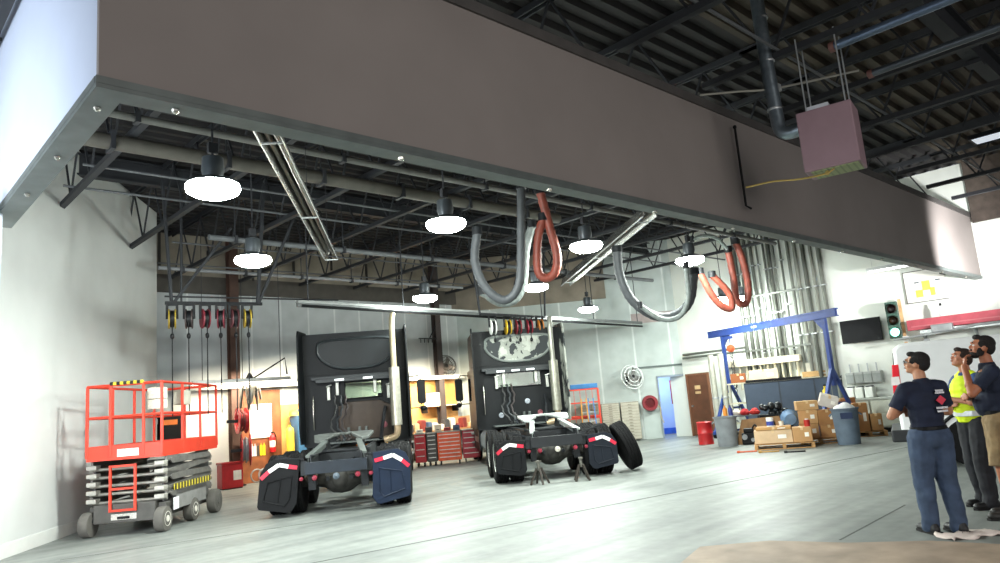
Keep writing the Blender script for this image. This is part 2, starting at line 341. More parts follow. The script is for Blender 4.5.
# high bay lamps
lens = emis('#f4fff4', 65.0)
def lamp():
    t = thing('high_bay_lamp', '', 'lamp', (0, 0, 0), 0, 'high bay lamps over the truck bay')
    MB().lathe([(.05, .36), (.11, .34), (.12, .2), (.1, .12), (.16, .1), (.22, .07), (.275, .04), (.275, .02)], n=28).build('housing', M('#40464a', .4, .3), t, smooth=True)
    MB().lathe([(.275, .03), (.285, -.01), (.265, -.05), (.2, -.085), (.1, -.105), (0.001, -.11)], n=28).build('lens', lens, t, smooth=True)
    MB().tube([(0, 0, .35), (0, 0, 1.9)], .012, 6).cbox((0, 0, .45), (.1, .06, .12)).build('hanging_rod', JOIST, t)
    return t
lp = [((213, 188), 'nearest high bay lamp, bright disc left of the long shiny heater'), ((253, 260), 'high bay lamp hanging over the row of hose reels'), ((446, 224), 'high bay lamp glowing between the two trucks near the bulkhead'), ((586, 246), 'high bay lamp hanging next to the right heater strip'), ((425, 298), 'high bay lamp above the black wall column and between truck roofs'),
      ((536, 287), 'high bay lamp below the orange hose loop'), ((588, 309), 'high bay lamp low before the rear wall block band'), ((690, 260), 'high bay lamp in front of the two grey hose drops'), ((723, 299), 'high bay lamp seen inside the right pair of red hose loops'), ((741, 297), 'small far high bay lamp seen by the red hoses and the conduits')]
l0 = lamp(); LAMPS = []
for i, ((x, y), lab) in enumerate(lp):
    q = F(x, y, 4.15)
    if i == 9: q = RW(741, 298, 20.9)
    if i == 0: l0.location = q; l0['label'] = lab; o = l0
    else: o = dup(l0, q, 0, lab)
    LAMPS.append(q)
    ld = bpy.data.lights.new('bulb', 'AREA'); ld.shape = 'DISK'; ld.size = .5; ld.energy = 58 if i < 8 else 34; ld.color = (.93, 1, .95)
    lo = bpy.data.objects.new('bulb', ld); C.objects.link(lo); lo.parent = o; lo.location = (0, 0, -.13)
    ld = bpy.data.lights.new('bulb', 'POINT'); ld.shadow_soft_size = .03; ld.energy = 55 if i < 8 else 14; ld.color = (.93, 1, .95); lo = bpy.data.objects.new('bulb', ld); C.objects.link(lo); lo.parent = o; lo.location = (0, 0, -.16)
# ------------------------------------------------------------------ hoses
def corr(hx): return stripes(hx, '#1c1c1c', 2, 18, .7, .8, 0, .8)
GHOSE = M('#4a4d4c', .6, bump=.4, scale=20); GH2 = M('#6f7673', .5, var=.3, scale=12); OHOSE = M('#7d3a2c', .55, var=.25, scale=8); KHOSE = M('#3c3f42', .6, scale=10)
def hose(name, lab, pts, r, mat, extra=None):
    p = [V(q) for q in pts]; o = thing(name, lab, 'hose', p[0]); q = [x - p[0] for x in p]
    sp = spline(q, 10); sm = [r * (1 + .05 * math.sin(k * 2.2)) for k in range(len(sp))]
    MB().tube(sp, r, 10, rs=sm).build('hose', mat, o, smooth=True)
    for e in (q[0], q[-1]): MB().cyl(e + V((0, 0, -.05)), e + V((0, 0, .08)), r * 1.15, n=12).build('cuff', DARK, o, smooth=True)
    return o
def HP(l, dist):   # points at a common plane square to the camera heading, distance = depth
    out = []
    for x, y in l: r = ray(x, y); out.append(V((0, 0, EYE)) + r * (dist / F_PX))
    return out
hose('exhaust_hose', 'dark grey exhaust hose looping down over the second truck', HP([(477, 232), (475, 262), (486, 288), (505, 300), (519, 284), (521, 240), (521, 186)], 12.0), .075, KHOSE)
hose('exhaust_hose', 'pale grey exhaust hose hanging just behind the orange loop', HP([(482, 292), (500, 303), (516, 299), (524, 280), (526, 250), (532, 225)], 12.6), .07, GH2)
hose('exhaust_hose', 'orange exhaust hose in a narrow hanging loop', HP([(540, 191), (549, 225), (557, 255), (555, 272), (546, 278), (538, 270), (538, 240), (543, 218)], 12.2), .075, OHOSE)
hose('exhaust_hose', 'black exhaust hose in a wide low loop right of the heater', HP([(617, 250), (620, 275), (632, 300), (655, 316), (677, 314), (690, 300), (694, 272)], 14.2), .09, KHOSE)
hose('exhaust_hose', 'grey exhaust hose hanging beside the black wide loop', HP([(640, 306), (662, 319), (680, 316), (688, 298), (686, 266)], 14.0), .05, GH2)
hose('exhaust_hose', 'red exhaust hose making the left narrow loop by the conduits', HP([(700, 272), (710, 292), (722, 306), (732, 308), (728, 292), (712, 275)], 15.2), .07, OHOSE)
hose('exhaust_hose', 'red exhaust hose making the right tall loop by the conduits', HP([(728, 250), (733, 275), (737, 300), (746, 303), (748, 285), (742, 258), (735, 242)], 15.6), .075, OHOSE)
hose('exhaust_hose', 'thin grey hose arching over to the red loops', HP([(692, 240), (702, 236), (716, 238), (728, 250)], 15.4), .04, GH2)
# ------------------------------------------------------------------ reels
def reel(hx, dz=-1.9):
    t = thing('cord_reel', '', 'reel', (0, 0, 0))
    MB().lathe([(.19, -.07), (.2, -.06), (.2, -.045), (.12, -.04), (.12, .04), (.2, .045), (.2, .06), (.19, .07)], axis='x', n=20).build('spool', M(hx, .5), t, smooth=True)
    MB().lathe([(.12, -.04), (.17, -.035), (.17, .035), (.12, .04)], axis='x', n=20).build('cord', BLACK, t, smooth=True)
    MB().bar((-.09, 0, 0), (-.09, 0, .28), .03, .05).bar((.09, 0, 0), (.09, 0, .28), .03, .05).bar((-.1, 0, .28), (.1, 0, .28), .05, .03).build('bracket', DARK, t)
    MB().tube([(0, -.15, -.05), (0, -.15, -.3), (0, -.14, dz)], .012, 6).ball((0, -.15, -.36), (.04, .04, .06), 8, 6).build('drop_cord', BLACK, t, smooth=True)
    return t
rp = [(172, '#97801f', 'yellow cord reel, leftmost on the rail by the left wall'), (189, '#3a3130', 'black cord reel second from the left on the rail'), (205, '#6b1c28', 'dark red cord reel between the black ones on the rail'), (221, '#6e2430', 'maroon cord reel, narrow, mid rail'), (234, '#50262a', 'brown red cord reel just left of the wood column'), (247, '#97801f', 'yellow cord reel at the right end of the rail')]
base = V((5.2, 13.3, 3.75)); LABS = []
for x, hx, lab in rp:
    t = reel(hx); t['label'] = lab; t['group'] = 'cord reels hanging in a row'; q = F(x, 309, 3.85); t.location = (q.x, q.y, 3.66); t.rotation_euler.z = D(-12) + random.uniform(-.3, .3); t.scale = (.95, .95, .95)
a, b = F(165, 303, 3.98), F(262, 304, 3.98)
t = thing('reel_rail', 'steel rail hanging from braces that carries the cord reels', 'rail', a)
L = b - a; MB().bar((0, 0, 0), L, .06, .06).bar((0, .02, .13), L * 1.9 + V((0, 0, .1)), .03, .03).build('rail', DARK, t)
MB().bar((.12, 0, 0), (-.05, 0, 2.5), .05).bar((.15, 0, 0), (1.3, 0, 1.6), .05).bar((L.x * .95, L.y, 0), (L.x + .1, L.y, 2.5), .06).bar(L * .96, (L.x + .9, L.y, 2.2), .05).bar((.3, 0, 0), (.3, 0, 2.4), .03).build('brace', JOIST, t)
# reels over the second truck
a = F(488, 317, 3.75)
t = thing('reel_rail', 'short rail carrying reels above the roof of the second truck', 'rail', F(480, 314, 3.9)); L = F(545, 317, 3.9) - F(480, 314, 3.9)
MB().bar((0, 0, 0), L, .06).build('rail', DARK, t); MB().bar((0, 0, 0), (-.2, 0, 2), .04).build('brace', JOIST, t); MB().bar(L, L + V((.2, 0, 2)), .04).build('brace', JOIST, t)
for x, hx, lab in ((492, '#dfe0da', 'white reel at the left end above the second truck'), (507, '#d0a81e', 'yellow reel above the second truck'), (517, '#7d1f28', 'left dark red reel above the second truck'), (528, '#8e2230', 'right dark red reel above the second truck'), (539, '#c97a2a', 'orange reel at the right end above the second truck')):
    o = reel(hx, -.4); o['label'] = lab; o['group'] = 'cord reels above the second truck'; q = F(x, 316, 3.9); o.location = (q.x, q.y, 3.6); o.rotation_euler.z = D(-30)
# ------------------------------------------------------------------ truck tractors
TIREP = [(.30, -.10), (.36, -.13), (.46, -.135), (.495, -.125), (.505, -.10), (.505, -.07), (.493, -.066), (.493, -.054), (.505, -.05), (.507, -.006), (.495, -.004), (.495, .004), (.507, .006), (.505, .05), (.493, .054), (.493, .066), (.505, .07), (.505, .10), (.495, .125), (.46, .135), (.36, .13), (.30, .10)]
def tread(m, tilt=None):
    for k in range(48):
        a = 2 * PI * k / 48
        for x in (-.088, -.028, .028, .088):
            mx = Matrix.Rotation(a + (.03 if x > 0 else 0), 4, 'X') @ Matrix.Translation((x, 0, .508)); m.cbox((0, 0, 0), (.034, .04, .012)) if False else m.box(-.017, .017, -.022, .022, -.006, .006, mx)
    return m
_tire = None
def tire(parent, x, y, z=.505, out=1, steer=False, rimc='#5a5d5c'):
    global _tire
    if _tire is None:
        m = MB().lathe(TIREP, axis='x', n=40); tread(m); _tire = m.build('tire', RUB, None, smooth=True); me = _tire.data; bpy.data.objects.remove(_tire); _tire = me
    o = bpy.data.objects.new('tire', _tire); C.objects.link(o); o.parent = parent; o.location = (x, y, z)
    if steer: prof = [(.3, .1), (.29, .11), (.27, .06), (.2, .07), (.16, .12), (.09, .13), (.08, .17), (0.001, .175)]
    else: prof = [(.3, .1), (.29, .11), (.27, .06), (.2, -.02), (.12, -.04), (.11, .06), (.09, .1), (0.001, .1)]
    prof = [(r, h * out) for r, h in prof]
    MB().lathe(prof, axis='x', n=28).build('rim', M(rimc, .45, .4), o, smooth=True)
    return o
def rounded(x0, x1, z0, z1, r, n=5, arch=0):
    pts = []
    for cx, cz, a in ((x1 - r, z0 + r, -90), (x1 - r, z1 - r, 0), (x0 + r, z1 - r, 90), (x0 + r, z0 + r, 180)):
        for k in range(n + 1): t = D(a + 90 * k / n); pts.append((cx + r * math.cos(t), cz + r * math.sin(t)))
    return pts
def flap(t, side, y, mat, tilt, zoff=0):
    s = side; cx = .93 * s
    w_ = .87 if flap.small else .94
    P = [(-.33, 1.07), (.12, 1.1), (.26, 1.03), (.35, .86), (.36, .34), (.33, .29), (-.18, .2), (-.25, .22), (-.33, .34)]
    def T(u, z): return (cx + s * u * w_ + s * (1.0 - z) * tilt, z * (1 if w_ > .9 else .78) + zoff)
    m = MB(); m.prism([T(u, z) for u, z in P], y - .012, y + .012, 'y')
    o = m.build('mud_flap', mat, t, bevel=.006)
    r = MB()                                        # embossed panel
    Q = [(-.22, .8), (.2, .72), (.26, .42), (-.12, .32), (-.2, .42)]
    r.tube([(T(u, z)[0], y - .014, T(u, z)[1]) for u, z in Q], .014, 6, closed=True); r.tube([(T(u, z)[0], y - .014, T(u, z)[1]) for u, z in ((-.02, .76), (.0, .38))], .012, 6)
    r.build('embossing', mat, o, smooth=True)
    pl = [(-.3, .93), (-.14, .96), (.03, 1.0), (.2, .9), (.33, .79)]
    for i, (a, b) in enumerate(zip(pl, pl[1:])):
        a2, b2 = T(*a), T(*b); q = MB().bar((a2[0], y - .02, a2[1]), (b2[0], y - .02, b2[1]), .008, .065)
        z = q.build('reflective_stripe', M('#c2203a', .4) if i in (0, 3) else M('#f0f0ec', .4), o); z['label'] = 'red reflective stripe' if i in (0, 3) else 'white reflective stripe'
    MB().bar((cx - .38 * s, y + .03, T(0, 1.06)[1]), (cx + .1 * s, y + .03, T(0, 1.09)[1]), .035).build('flap_bracket', DARK, t)
    return o
CABM = M('#0f1214', .5, .0, var=.2, scale=1.5, bump=.05, spec=.2)
def peel():
    m = bpy.data.materials.new('peeling_paint'); m.use_nodes = True; n, l = m.node_tree.nodes, m.node_tree.links; b = n['Principled BSDF']
    tc = n.new('ShaderNodeTexCoord'); z = n.new('ShaderNodeTexNoise'); z.inputs['Scale'].default_value = 2.6; z.inputs['Detail'].default_value = 6; z.inputs['Distortion'].default_value = .8
    l.new(tc.outputs['Object'], z.inputs['Vector']); r = n.new('ShaderNodeValToRGB'); r.color_ramp.interpolation = 'CONSTANT'
    r.color_ramp.elements[0].color = hexc('#23282a'); r.color_ramp.elements[1].position = .47; r.color_ramp.elements[1].color = hexc('#8f938a'); e = r.color_ramp.elements.new(.56); e.color = hexc('#a9aca2')
    l.new(z.outputs['Fac'], r.inputs[0]); l.new(r.outputs[0], b.inputs['Base Color']); b.inputs['Roughness'].default_value = .7; return m
def sheet_brown():
    m = M('#3a3027', .28, .35, var=.5, scale=1.6, bump=.35); return m
def truck(label, loc, ang, cy, kind):
    t = thing('truck_tractor', label, 'truck', loc, ang - PI / 2, 'black truck tractors without trailers')
    one = kind == 1
    fw = M('#5a5e5b', .55, .3, var=.3) if one else M('#b4b8b6', .5, .4, var=.15, scale=9); ramp = M('#646a67', .5, .4) if one else M('#aab0ae', .4, .5)
    FR = M('#1f2225', .55, .2, var=.25)
    for y in (0, 1.33):
        for s in (-1, 1):
            rc = '#c8cac4' if (not one and s < 0) else '#4c4f4f'
            tire(t, s * 1.09, y, out=s, rimc=rc); tire(t, s * .77, y, out=s, rimc='#3a3c3d')
        ax = MB().lathe([(.09, -.95), (.1, -.5), (.14, -.3), (.24, -.15), (.26, 0), (.24, .15), (.14, .3), (.1, .5), (.09, .95)], (0, y, .52), 'x', 16).ball((0, y - .12, .53), (.2, .17, .2), 14, 10)
        a = ax.build('drive_axle', M('#3b3a36', .6, .3, var=.4, scale=9), t, smooth=True)
        for s in (-1, 1):
            MB().cyl((s * .5, y - .32, .62), (s * .5, y - .08, .62), .1, n=16).cyl((s * .5, y - .36, .62), (s * .5, y - .32, .62), .085, n=16).build('brake_chamber', M('#5b5046', .6, .3, var=.4), a, smooth=True)
            MB().lathe([(.13, .0), (.15, .03), (.12, .09), (.15, .15), (.13, .2)], (s * .45, y + .35, .56), 'z', 14).build('air_spring', RUB, a, smooth=True)
            MB().bar((s * .45, y - .35, .48), (s * .45, y + .55, .5), .08, .07).build('suspension_arm', FR, a)
    for s in (-1, 1):
        m = MB().box(s * .43 - .012, s * .43 + .012, -.68, cy + 4.0, .74, 1.0).box(min(s * .43, s * .35), max(s * .43, s * .35), -.68, cy + 4, .985, 1.0).box(min(s * .43, s * .35), max(s * .43, s * .35), -.68, cy + 4, .74, .755)
        m.build('frame_rail', FR, t)
        MB().tube([(s * .3, -.2, .78), (s * .28, .8, .7), (s * .3, 2.2, .72)], .02, 6).tube([(s * .22, -.5, .82), (s * .2, .8, .86), (s * .22, 2.2, .84)], .014, 6).build('air_line', BLACK, t, smooth=True)
        for yy in (-.45, .75): MB().bar((s * .45, yy, .72), (s * .45, yy + .02, .4), .07, .12).build('spring_hanger', FR, t)
        MB().tube([(s * .2, -.3, .55), (s * .38, .9, .62)], .035, 8).build('torque_rod', FR, t, smooth=True)
        sl_ = MB().bar((s * .3, .35, 1.17), (s * .47, -.66, .97), .1, .04).bar((s * .3, .35, 1.12), (s * .47, -.66, .9), .012, .1); sl_.build('loading_ramp', ramp, t, bevel=.004)
        MB().bar((s * .43, -.55, .86), (s * 1.0, -.6, 1.02), .035).build('flap_arm', DARK, t)
        q = MB(); pts = [(0.55 * math.cos(D(a)) * 1.12, .56 * math.sin(D(a)) * 1.1) for a in range(40, 141, 10)]
        for yy in ((0,) if one else (0, 1.33)):
            pass
        MB().box(s * .55 - .06, s * .55 + .06, -.62, -.5, .66, .9).build('bracket', FR, t)
    MB().box(-.52, .52, -.74, -.69, .68, .88).box(-.52, .52, -.7, -.6, .86, .88).build('rear_crossmember', M('#141d27' if one else '#15191d', .5, .1, var=.3, scale=6), t, bevel=.004)
    for k in range(3): MB().box(-.42, .42, .3 + k * .9, .38 + k * .9, .78, .96).build('crossmember', FR, t)
    for x, r in ((-.36, .045), (.36, .045), (-.58, .035), (.58, .035)):
        l = MB().lathe([(r, 0), (r, .03), (r * .8, .045), (.001, .05)], axis='y', n=16, mx=Matrix.Translation((x, -.76, .62)) @ Matrix.Rotation(PI, 4, 'Z')).build('tail_light', M('#7d1f30', .35), t, smooth=True)
    MB().lathe([(.055, 0), (.055, .03), (.001, .05)], axis='y', n=16, mx=Matrix.Translation((0, -.76, .62)) @ Matrix.Rotation(PI, 4, 'Z')).build('license_lamp', M('#b8b4a8', .4) if not one else M('#4a5660', .4), t)
    # fifth wheel with V throat
    oc = [(.0, .34), (-.09, .4), (-.16, -.15), (-.34, -.42), (-.44, -.36), (-.5, .1), (-.46, .42), (-.3, .56), (0, .6), (.3, .56), (.46, .42), (.5, .1), (.44, -.36), (.34, -.42), (.16, -.15), (.09, .4)]
    f5 = MB()
    n_ = len(oc)
    ha = [oc[0]] + oc[1:9]; hb = [oc[8]] + oc[9:] + [oc[0]]
    zz = lambda y: 1.22 + (.0 if y > -.1 else (y + .1) * .35)
    for half in (ha, hb):
        f5.prism([(x * 1.12, y + .66) for x, y in half], 1.25, 1.3, 'z')
    f5.v = [(x, y, z + (0 if y > .56 else (y - .56) * .33)) for x, y, z in f5.v]
    f = f5.build('fifth_wheel', fw, t, bevel=.01)
    for s in (-1, 1): MB().prism([(.35, 1.0), (1.0, 1.0), (.85, 1.19), (.5, 1.19)], s * .33 - .04, s * .33 + .04, 'x').build('mount', FR, f)
    MB().box(-.5, .5, .3, 1.1, .98, 1.01).build('mounting_plate', FR, f)
    flap.small = not one; zo = -.12 if one else .0
    flap(t, -1, -.66, M('#0e0f11', .65, bump=.05, spec=.2) if one else M('#101214', .65, spec=.2), .10 if one else -.02, zo); flap(t, 1, -.66, M('#142033', .5, bump=.05, spec=.25) if one else M('#191e26', .6, spec=.2), -.06 if one else .0, zo)
    # deck, tanks, steps
    MB().box(-.8, .8, cy - .55, cy + .1, 1.02, 1.05).build('deck_plate', M('#5e6462', .5, .5), t)
    for s in (-1, 1):
        MB().lathe([(.001, 0), (.28, .01), (.31, .05), (.31, 1.35), (.28, 1.39), (.001, 1.4)], (s * .88, cy + .25, .7), 'y', 24).build('fuel_tank', M('#8b8f8e', .3, .8), t, smooth=True)
        sk = MB().box(s * 1.16 - .02, s * 1.16 + .02, cy + .1, cy + 1.9, .42, .98); sk.build('side_skirt', CABM, t, bevel=.01)
        for z in (.55, .8): MB().box(min(s * 1.14, s * 1.24), max(s * 1.14, s * 1.24), cy + 1.95, cy + 2.4, z, z + .04).build('step', M('#8f9290', .4, .7), t)
    # cab shell
    W = 1.18; z0, zl, zt = .98, 2.62, 3.56; y0, y1 = cy, cy + 2.5
    wx0, wx1, wz0, wz1 = (-.25, .6, 2.0, 2.44) if one else (-.62, .6, 2.02, 2.42)
    back = MB().box(-W, wx0, y0, y0 + .05, z0, zl).box(wx1, W, y0, y0 + .05, z0, zl).box(wx0, wx1, y0, y0 + .05, z0, wz0).box(wx0, wx1, y0, y0 + .05, wz1, zl)
    body = back.build('cab_rear_wall', CABM, t)
    MB().box(wx0, wx1, y0 + .02, y0 + .03, wz0, wz1).build('rear_window', glassm('rear_glass', '#dfe8e4', .06), body)
    MB().tube([(wx0, y0 - .005, wz0), (wx1, y0 - .005, wz0), (wx1, y0 - .005, wz1), (wx0, y0 - .005, wz1)], .022, 8, closed=True).build('window_seal', BLACK, body)
    for s in (-1, 1):
        a, b = s * W, s * (W + .04)
        MB().box(min(a, b), max(a, b), y0, y1, z0, 1.75).box(min(a, b), max(a, b), y0, y0 + 1.3, 1.75, zl).box(min(a, b), max(a, b), y1 - .15, y1, 1.75, zl).box(min(a, b), max(a, b), y0 + 1.3, y1, 2.4, zl).build('cab_side', CABM, t, bevel=.01)
        MB().box(s * W - .005, s * W + .005, y0 + 1.3, y1 - .15, 1.75, 2.4).build('door_window', glassm('door_glass', '#b9c6c8', .12), t)
        # fairing extender, flared a touch and rising to the roof
        e = MB().prism([(cy + .05, 1.05), (cy - .42, 1.05), (cy - .5, 1.4), (cy - .5, 3.5), (cy - .42, 3.62), (cy + .4, 3.64), (cy + .4, 2.9), (cy + .05, 2.9)], s * 1.2 - .018, s * 1.2 + .018, 'x')
        e.v = [(x + s * .03 * (cy - y) / .5, y, z) for x, y, z in e.v]
        e.build('side_fairing', M('#101315', .5, var=.2, scale=1.4, spec=.2) if one else (peel() if s > 0 else M('#101315', .5, spec=.2)), t, bevel=.006)
        MB().tube([(s * .98, y0 - .03, 1.35), (s * .98, y0 - .09, 1.42), (s * .98, y0 - .09, 2.05), (s * .98, y0 - .03, 2.12)], .016, 8).build('grab_handle', CHROME, t, smooth=True)
    fz = MB().box(-W, -1.0, y1, y1 + .05, z0, zl).box(1.0, W, y1, y1 + .05, z0, zl).box(-1, 1, y1, y1 + .05, z0, 1.7).box(-1, 1, y1, y1 + .05, 2.48, zl); fz.build('cab_front', CABM, t)
    MB().box(-1, 1, y1 + .02, y1 + .03, 1.7, 2.48).build('windshield', glassm('windshield_glass', '#dfe8e4', .06), t)
    for s in (-1, 1):
        MB().box(s * .55 - .22, s * .55 + .22, y1 - 1.2, y1 - 1.05, 1.2, 1.92).box(s * .55 - .13, s * .55 + .13, y1 - 1.18, y1 - 1.08, 1.95, 2.12).build('cab_seat', DARK, t, bevel=.04)
    MB().box(-W, W, y0, y1, z0 - .03, z0).build('cab_floor', DARK, t)
    # roof: high cap with rounded shoulders
    cap = MB(); outl = rounded(-1.21, 1.21, zl, zt, .05, 6); N = len(outl)
    secs = [(y0 - .02, 1.0, 0), (y0 + 1.4, 1.0, 0), (y0 + 2.1, .97, -.12), (y0 + 2.7, .9, -.55)]
    vs = []; fs = []
    for yy, sc_, dz in secs:
        for x, z in outl: vs.append((x * sc_, yy, zl + (z - zl) * (1 + dz / (zt - zl))))
    for i in range(len(secs) - 1):
        for k in range(N): fs.append((i * N + k, i * N + (k + 1) % N, (i + 1) * N + (k + 1) % N, (i + 1) * N + k))
    fs += [tuple(range(N)), tuple(range(4 * N - 1, 3 * N - 1, -1))]
    cap.add(vs, fs); roof = cap.build('roof_fairing', CABM, t, smooth=True)
    # moulded oval panel in the back of the roof
    el = []
    for k in range(36):
        a = 2 * PI * k / 36; x, z = math.cos(a), math.sin(a)
        sx = abs(x) ** .6 * (1 if x > 0 else -1); sz = abs(z) ** (.3 if z > 0 else .85) * (1 if z > 0 else -1)
        el.append((sx * (.9 - (0.2 if z < 0 else 0) * abs(z)) + .05, 3.1 + sz * (.3 if z > 0 else .4)))
    MB().tube([(x, y0 - .05, z) for x, z in el], .035, 8, closed=True).build('panel_rim', M('#24292b', .45) if one else M('#6d736f', .6), roof, smooth=True)
    MB().prism([(x * .97, 3.1 + (z - 3.1) * .95) for x, z in el], y0 - .06, y0 - .02, 'y').build('roof_panel', M('#111517', .45, var=.25, scale=2, spec=.25) if one else peel(), roof)
    MB().box(-1.0, 1.0, y0 - .16, y0, 2.47, 2.55).box(-.9, .9, y0 - .2, y0 - .14, 2.4, 2.5).build('rear_ledge', M('#1d2224', .5), t, bevel=.012)
    for x in ((-.35, .3) if one else (-.5, -.1, .3)):
        MB().cbox((x, y0 - .21, 2.45), (.22, .03, .05)).build('work_light', M('#e8eeee', .3, em=.5), t, bevel=.01)
    # items on the rear wall
    if one:
        q = MB(); pl = [(-.3, 1.0), (-.3, 1.75), (.95, 1.8), (.95, 1.0)]
        q.prism([(-.42, 1.06), (.8, 1.06), (.8, 1.8), (.5, 1.93), (-.2, 1.93), (-.42, 1.84)], y0 - .03, y0, 'y'); q.build('bunk_panel', sheet_brown(), t, bevel=.02)
        MB().lathe([(.07, 0), (.07, .02), (.04, .03)], axis='y', n=16, mx=Matrix.Translation((.62, y0 - .03, 1.35)) @ Matrix.Rotation(PI, 4, 'Z')).build('vent_cap', M('#7d4048', .5), t)
    else:
        for x, z in ((.18, 1.62), (.5, 1.3), (-.55, 1.3)):
            MB().lathe([(.07, 0), (.07, .03), (.045, .035), (.03, .02)], axis='y', n=16, mx=Matrix.Translation((x, y0 - .0, z)) @ Matrix.Rotation(PI, 4, 'Z')).build('round_fitting', M('#9aa0a8', .4, .5) if x < .4 else M('#7d4048', .5), t, smooth=True)
    for x, z in ((-.62, 2.15), (-.42, 2.25), (.45, 2.25), (.75, 2.1)):
        MB().cbox((x, y0 - .06, z), (.07, .09, .3)).tube([(x - .05, y0 - .1, z + .16), (x + .08, y0 - .12, z + .2)], .02, 6).build('wall_bracket', M('#b9bab2', .4, .4), t, bevel=.01)
    for x, c in ((-.5, '#1f2020'), (-.36, '#23282c'), (-.25, '#2b2322')):
        pts = spline([(x, y0 - .08, 2.1), (x + .05, y0 - .3, 1.75), (x - .06, y0 - .45, 1.45), (x + .12, y0 - .6, 1.15), (x + .1, y0 - .9, 1.08)], 6)
        MB().tube([(p.x + .02 * math.sin(i * 1.7), p.y, p.z) for i, p in enumerate(pts)], .022, 6).build('air_hose', M(c, .5), t, smooth=True)
    MB().tube([(.55, y0 - .6, 1.05), (.62, y0 - .35, 1.5), (.66, y0 - .1, 1.75)], .04, 8).build('strap', DARK, t)
    for x in (-.2, .05, .2): MB().box(x - .03, x + .03, y0 - .1, y0, 1.08, 1.35).build('valve', M('#555a58', .5, .4), t, bevel=.008)
    # exhaust stack
    ex, ey = (.93, cy - .62) if one else (.86, cy - .6); top = 3.86 if one else 3.76
    st = MB().tube([(ex, ey, 2.3), (ex, ey, top - .28), (ex + .01, ey + .01, top - .12), (ex + .03, ey + .08, top)], .066, 14).build('exhaust_stack', M('#b5aa8b' if one else '#8a8a80', .4, .5, var=.2, scale=3), t, smooth=True)
    MB().tube([(ex, ey, 1.32), (ex, ey, 2.62)], .12, 18).build('heat_shield', M('#b3b1a2' if one else '#9a9a8c', .35, .7, var=.15, scale=14), st, smooth=True)
    MB().tube(spline([(ex, ey, 1.4), (ex, ey, 1.2), (ex - .06, ey + .02, 1.08), (ex - .3, ey + .05, 1.02)], 5), .075, 12).build('elbow', M('#b09a7c', .4, .5), st, smooth=True)
    for z in (1.6, 2.2): MB().bar((ex - .02, ey, z), (ex - .05, cy, z), .05, .03).build('stack_bracket', DARK, st)
    # mirrors
    for s in (-1, 1):
        if (one and s < 0): pass
        mo = MB().prism(rounded(s * 1.52 - .11, s * 1.52 + .11, 1.78, 2.42, .06), y1 - .42, y1 - .32, 'y').build('mirror', BLACK, t, bevel=.02)
        MB().tube([(s * 1.2, y1 - .3, 2.5), (s * 1.45, y1 - .37, 2.52), (s * 1.52, y1 - .37, 2.4)], .017, 6).tube([(s * 1.2, y1 - .3, 1.68), (s * 1.45, y1 - .37, 1.68), (s * 1.52, y1 - .37, 1.8)], .017, 6).build('mirror_arm', CHROME, mo, smooth=True)
        MB().ball((s * 1.55, y1 - .37, 1.66), (.09, .05, .07), 10, 8).build('convex_mirror', BLACK, mo, smooth=True)
    # hood, bumper, steer tires
    h = MB(); a = [(-1.05, 1.0), (-.95, 1.8), (-.5, 1.92), (.5, 1.92), (.95, 1.8), (1.05, 1.0)]; b = [(-.95, .8), (-.8, 1.42), (-.4, 1.55), (.4, 1.55), (.8, 1.42), (.95, .8)]
    h.add([(x, y1, z) for x, z in a] + [(x, y1 + 1.5, z) for x, z in b], [(0, 1, 2, 3, 4, 5), (11, 10, 9, 8, 7, 6)] + [(i, i + 6, (i + 1) % 6 + 6, (i + 1) % 6) for i in range(6)]); h.build('hood', CABM, t, bevel=.05)
    MB().box(-1.2, 1.2, y1 + 1.45, y1 + 1.7, .35, .75).build('front_bumper', CABM, t, bevel=.05)
    for s in (-1, 1):
        tire(t, s * 1.03, y1 + .75, out=s, steer=True, rimc='#b9bbb6')
        fd = [(.62 * math.cos(D(a)), .62 * math.sin(D(a))) for a in range(0, 181, 15)]
        m = MB().tube([(s * 1.03, y1 + .75 + c_, .55 + s_) for c_, s_ in fd], .12, 8); m.build('fender', CABM, t, smooth=True)
    return t
T1 = F(344, 508); T1.z = 0
truck('dark truck tractor nearest the red scissor lift with glossy brown rear cab panel', V((6.98, 11.78, 0)), D(53), 3.75, 1)
T2loc = V((11.32, 10.66, 0))
truck('dark truck tractor with peeling paint on its roof fairing, right of the other one', T2loc, D(53), 4.1, 2)
# loose tire leaning on the second truck, jack stands
a2 = D(53) - PI / 2
def T2(x, y, z=0): return T2loc + Matrix.Rotation(a2, 3, 'Z') @ V((x, y, z))
t = thing('spare_tire', 'spare truck tire leaning against the right side of the second truck', 'tire', T2(1.62, .0, 0), a2)
o = tire(t, 0, 0, .515, 1, rimc='#2e3031'); o.rotation_euler = (0, D(-20), 0); o.location = (-.02, 0, .525)
def jack(lab, p, r):
    t = thing('jack_stand', lab, 'jack stand', p, r, 'jack stands under the second truck')
    for a in range(4):
        c, s = math.cos(a * PI / 2 + PI / 4), math.sin(a * PI / 2 + PI / 4)
        MB().bar((.19 * c, .19 * s, 0), (.05 * c, .05 * s, .3), .035).build('leg', M('#38322c', .6, .3), t)
    MB().cyl((0, 0, .26), (0, 0, .42), .03).cbox((0, 0, .43), (.12, .08, .03)).build('post', M('#6b6a62', .5, .5), t)
jack('jack stand beside the left mud flap of the second truck', T2(-.45, -1.0), .3); jack('jack stand with bright foot under the right rear of the second truck', T2(.38, -1.05), .8)
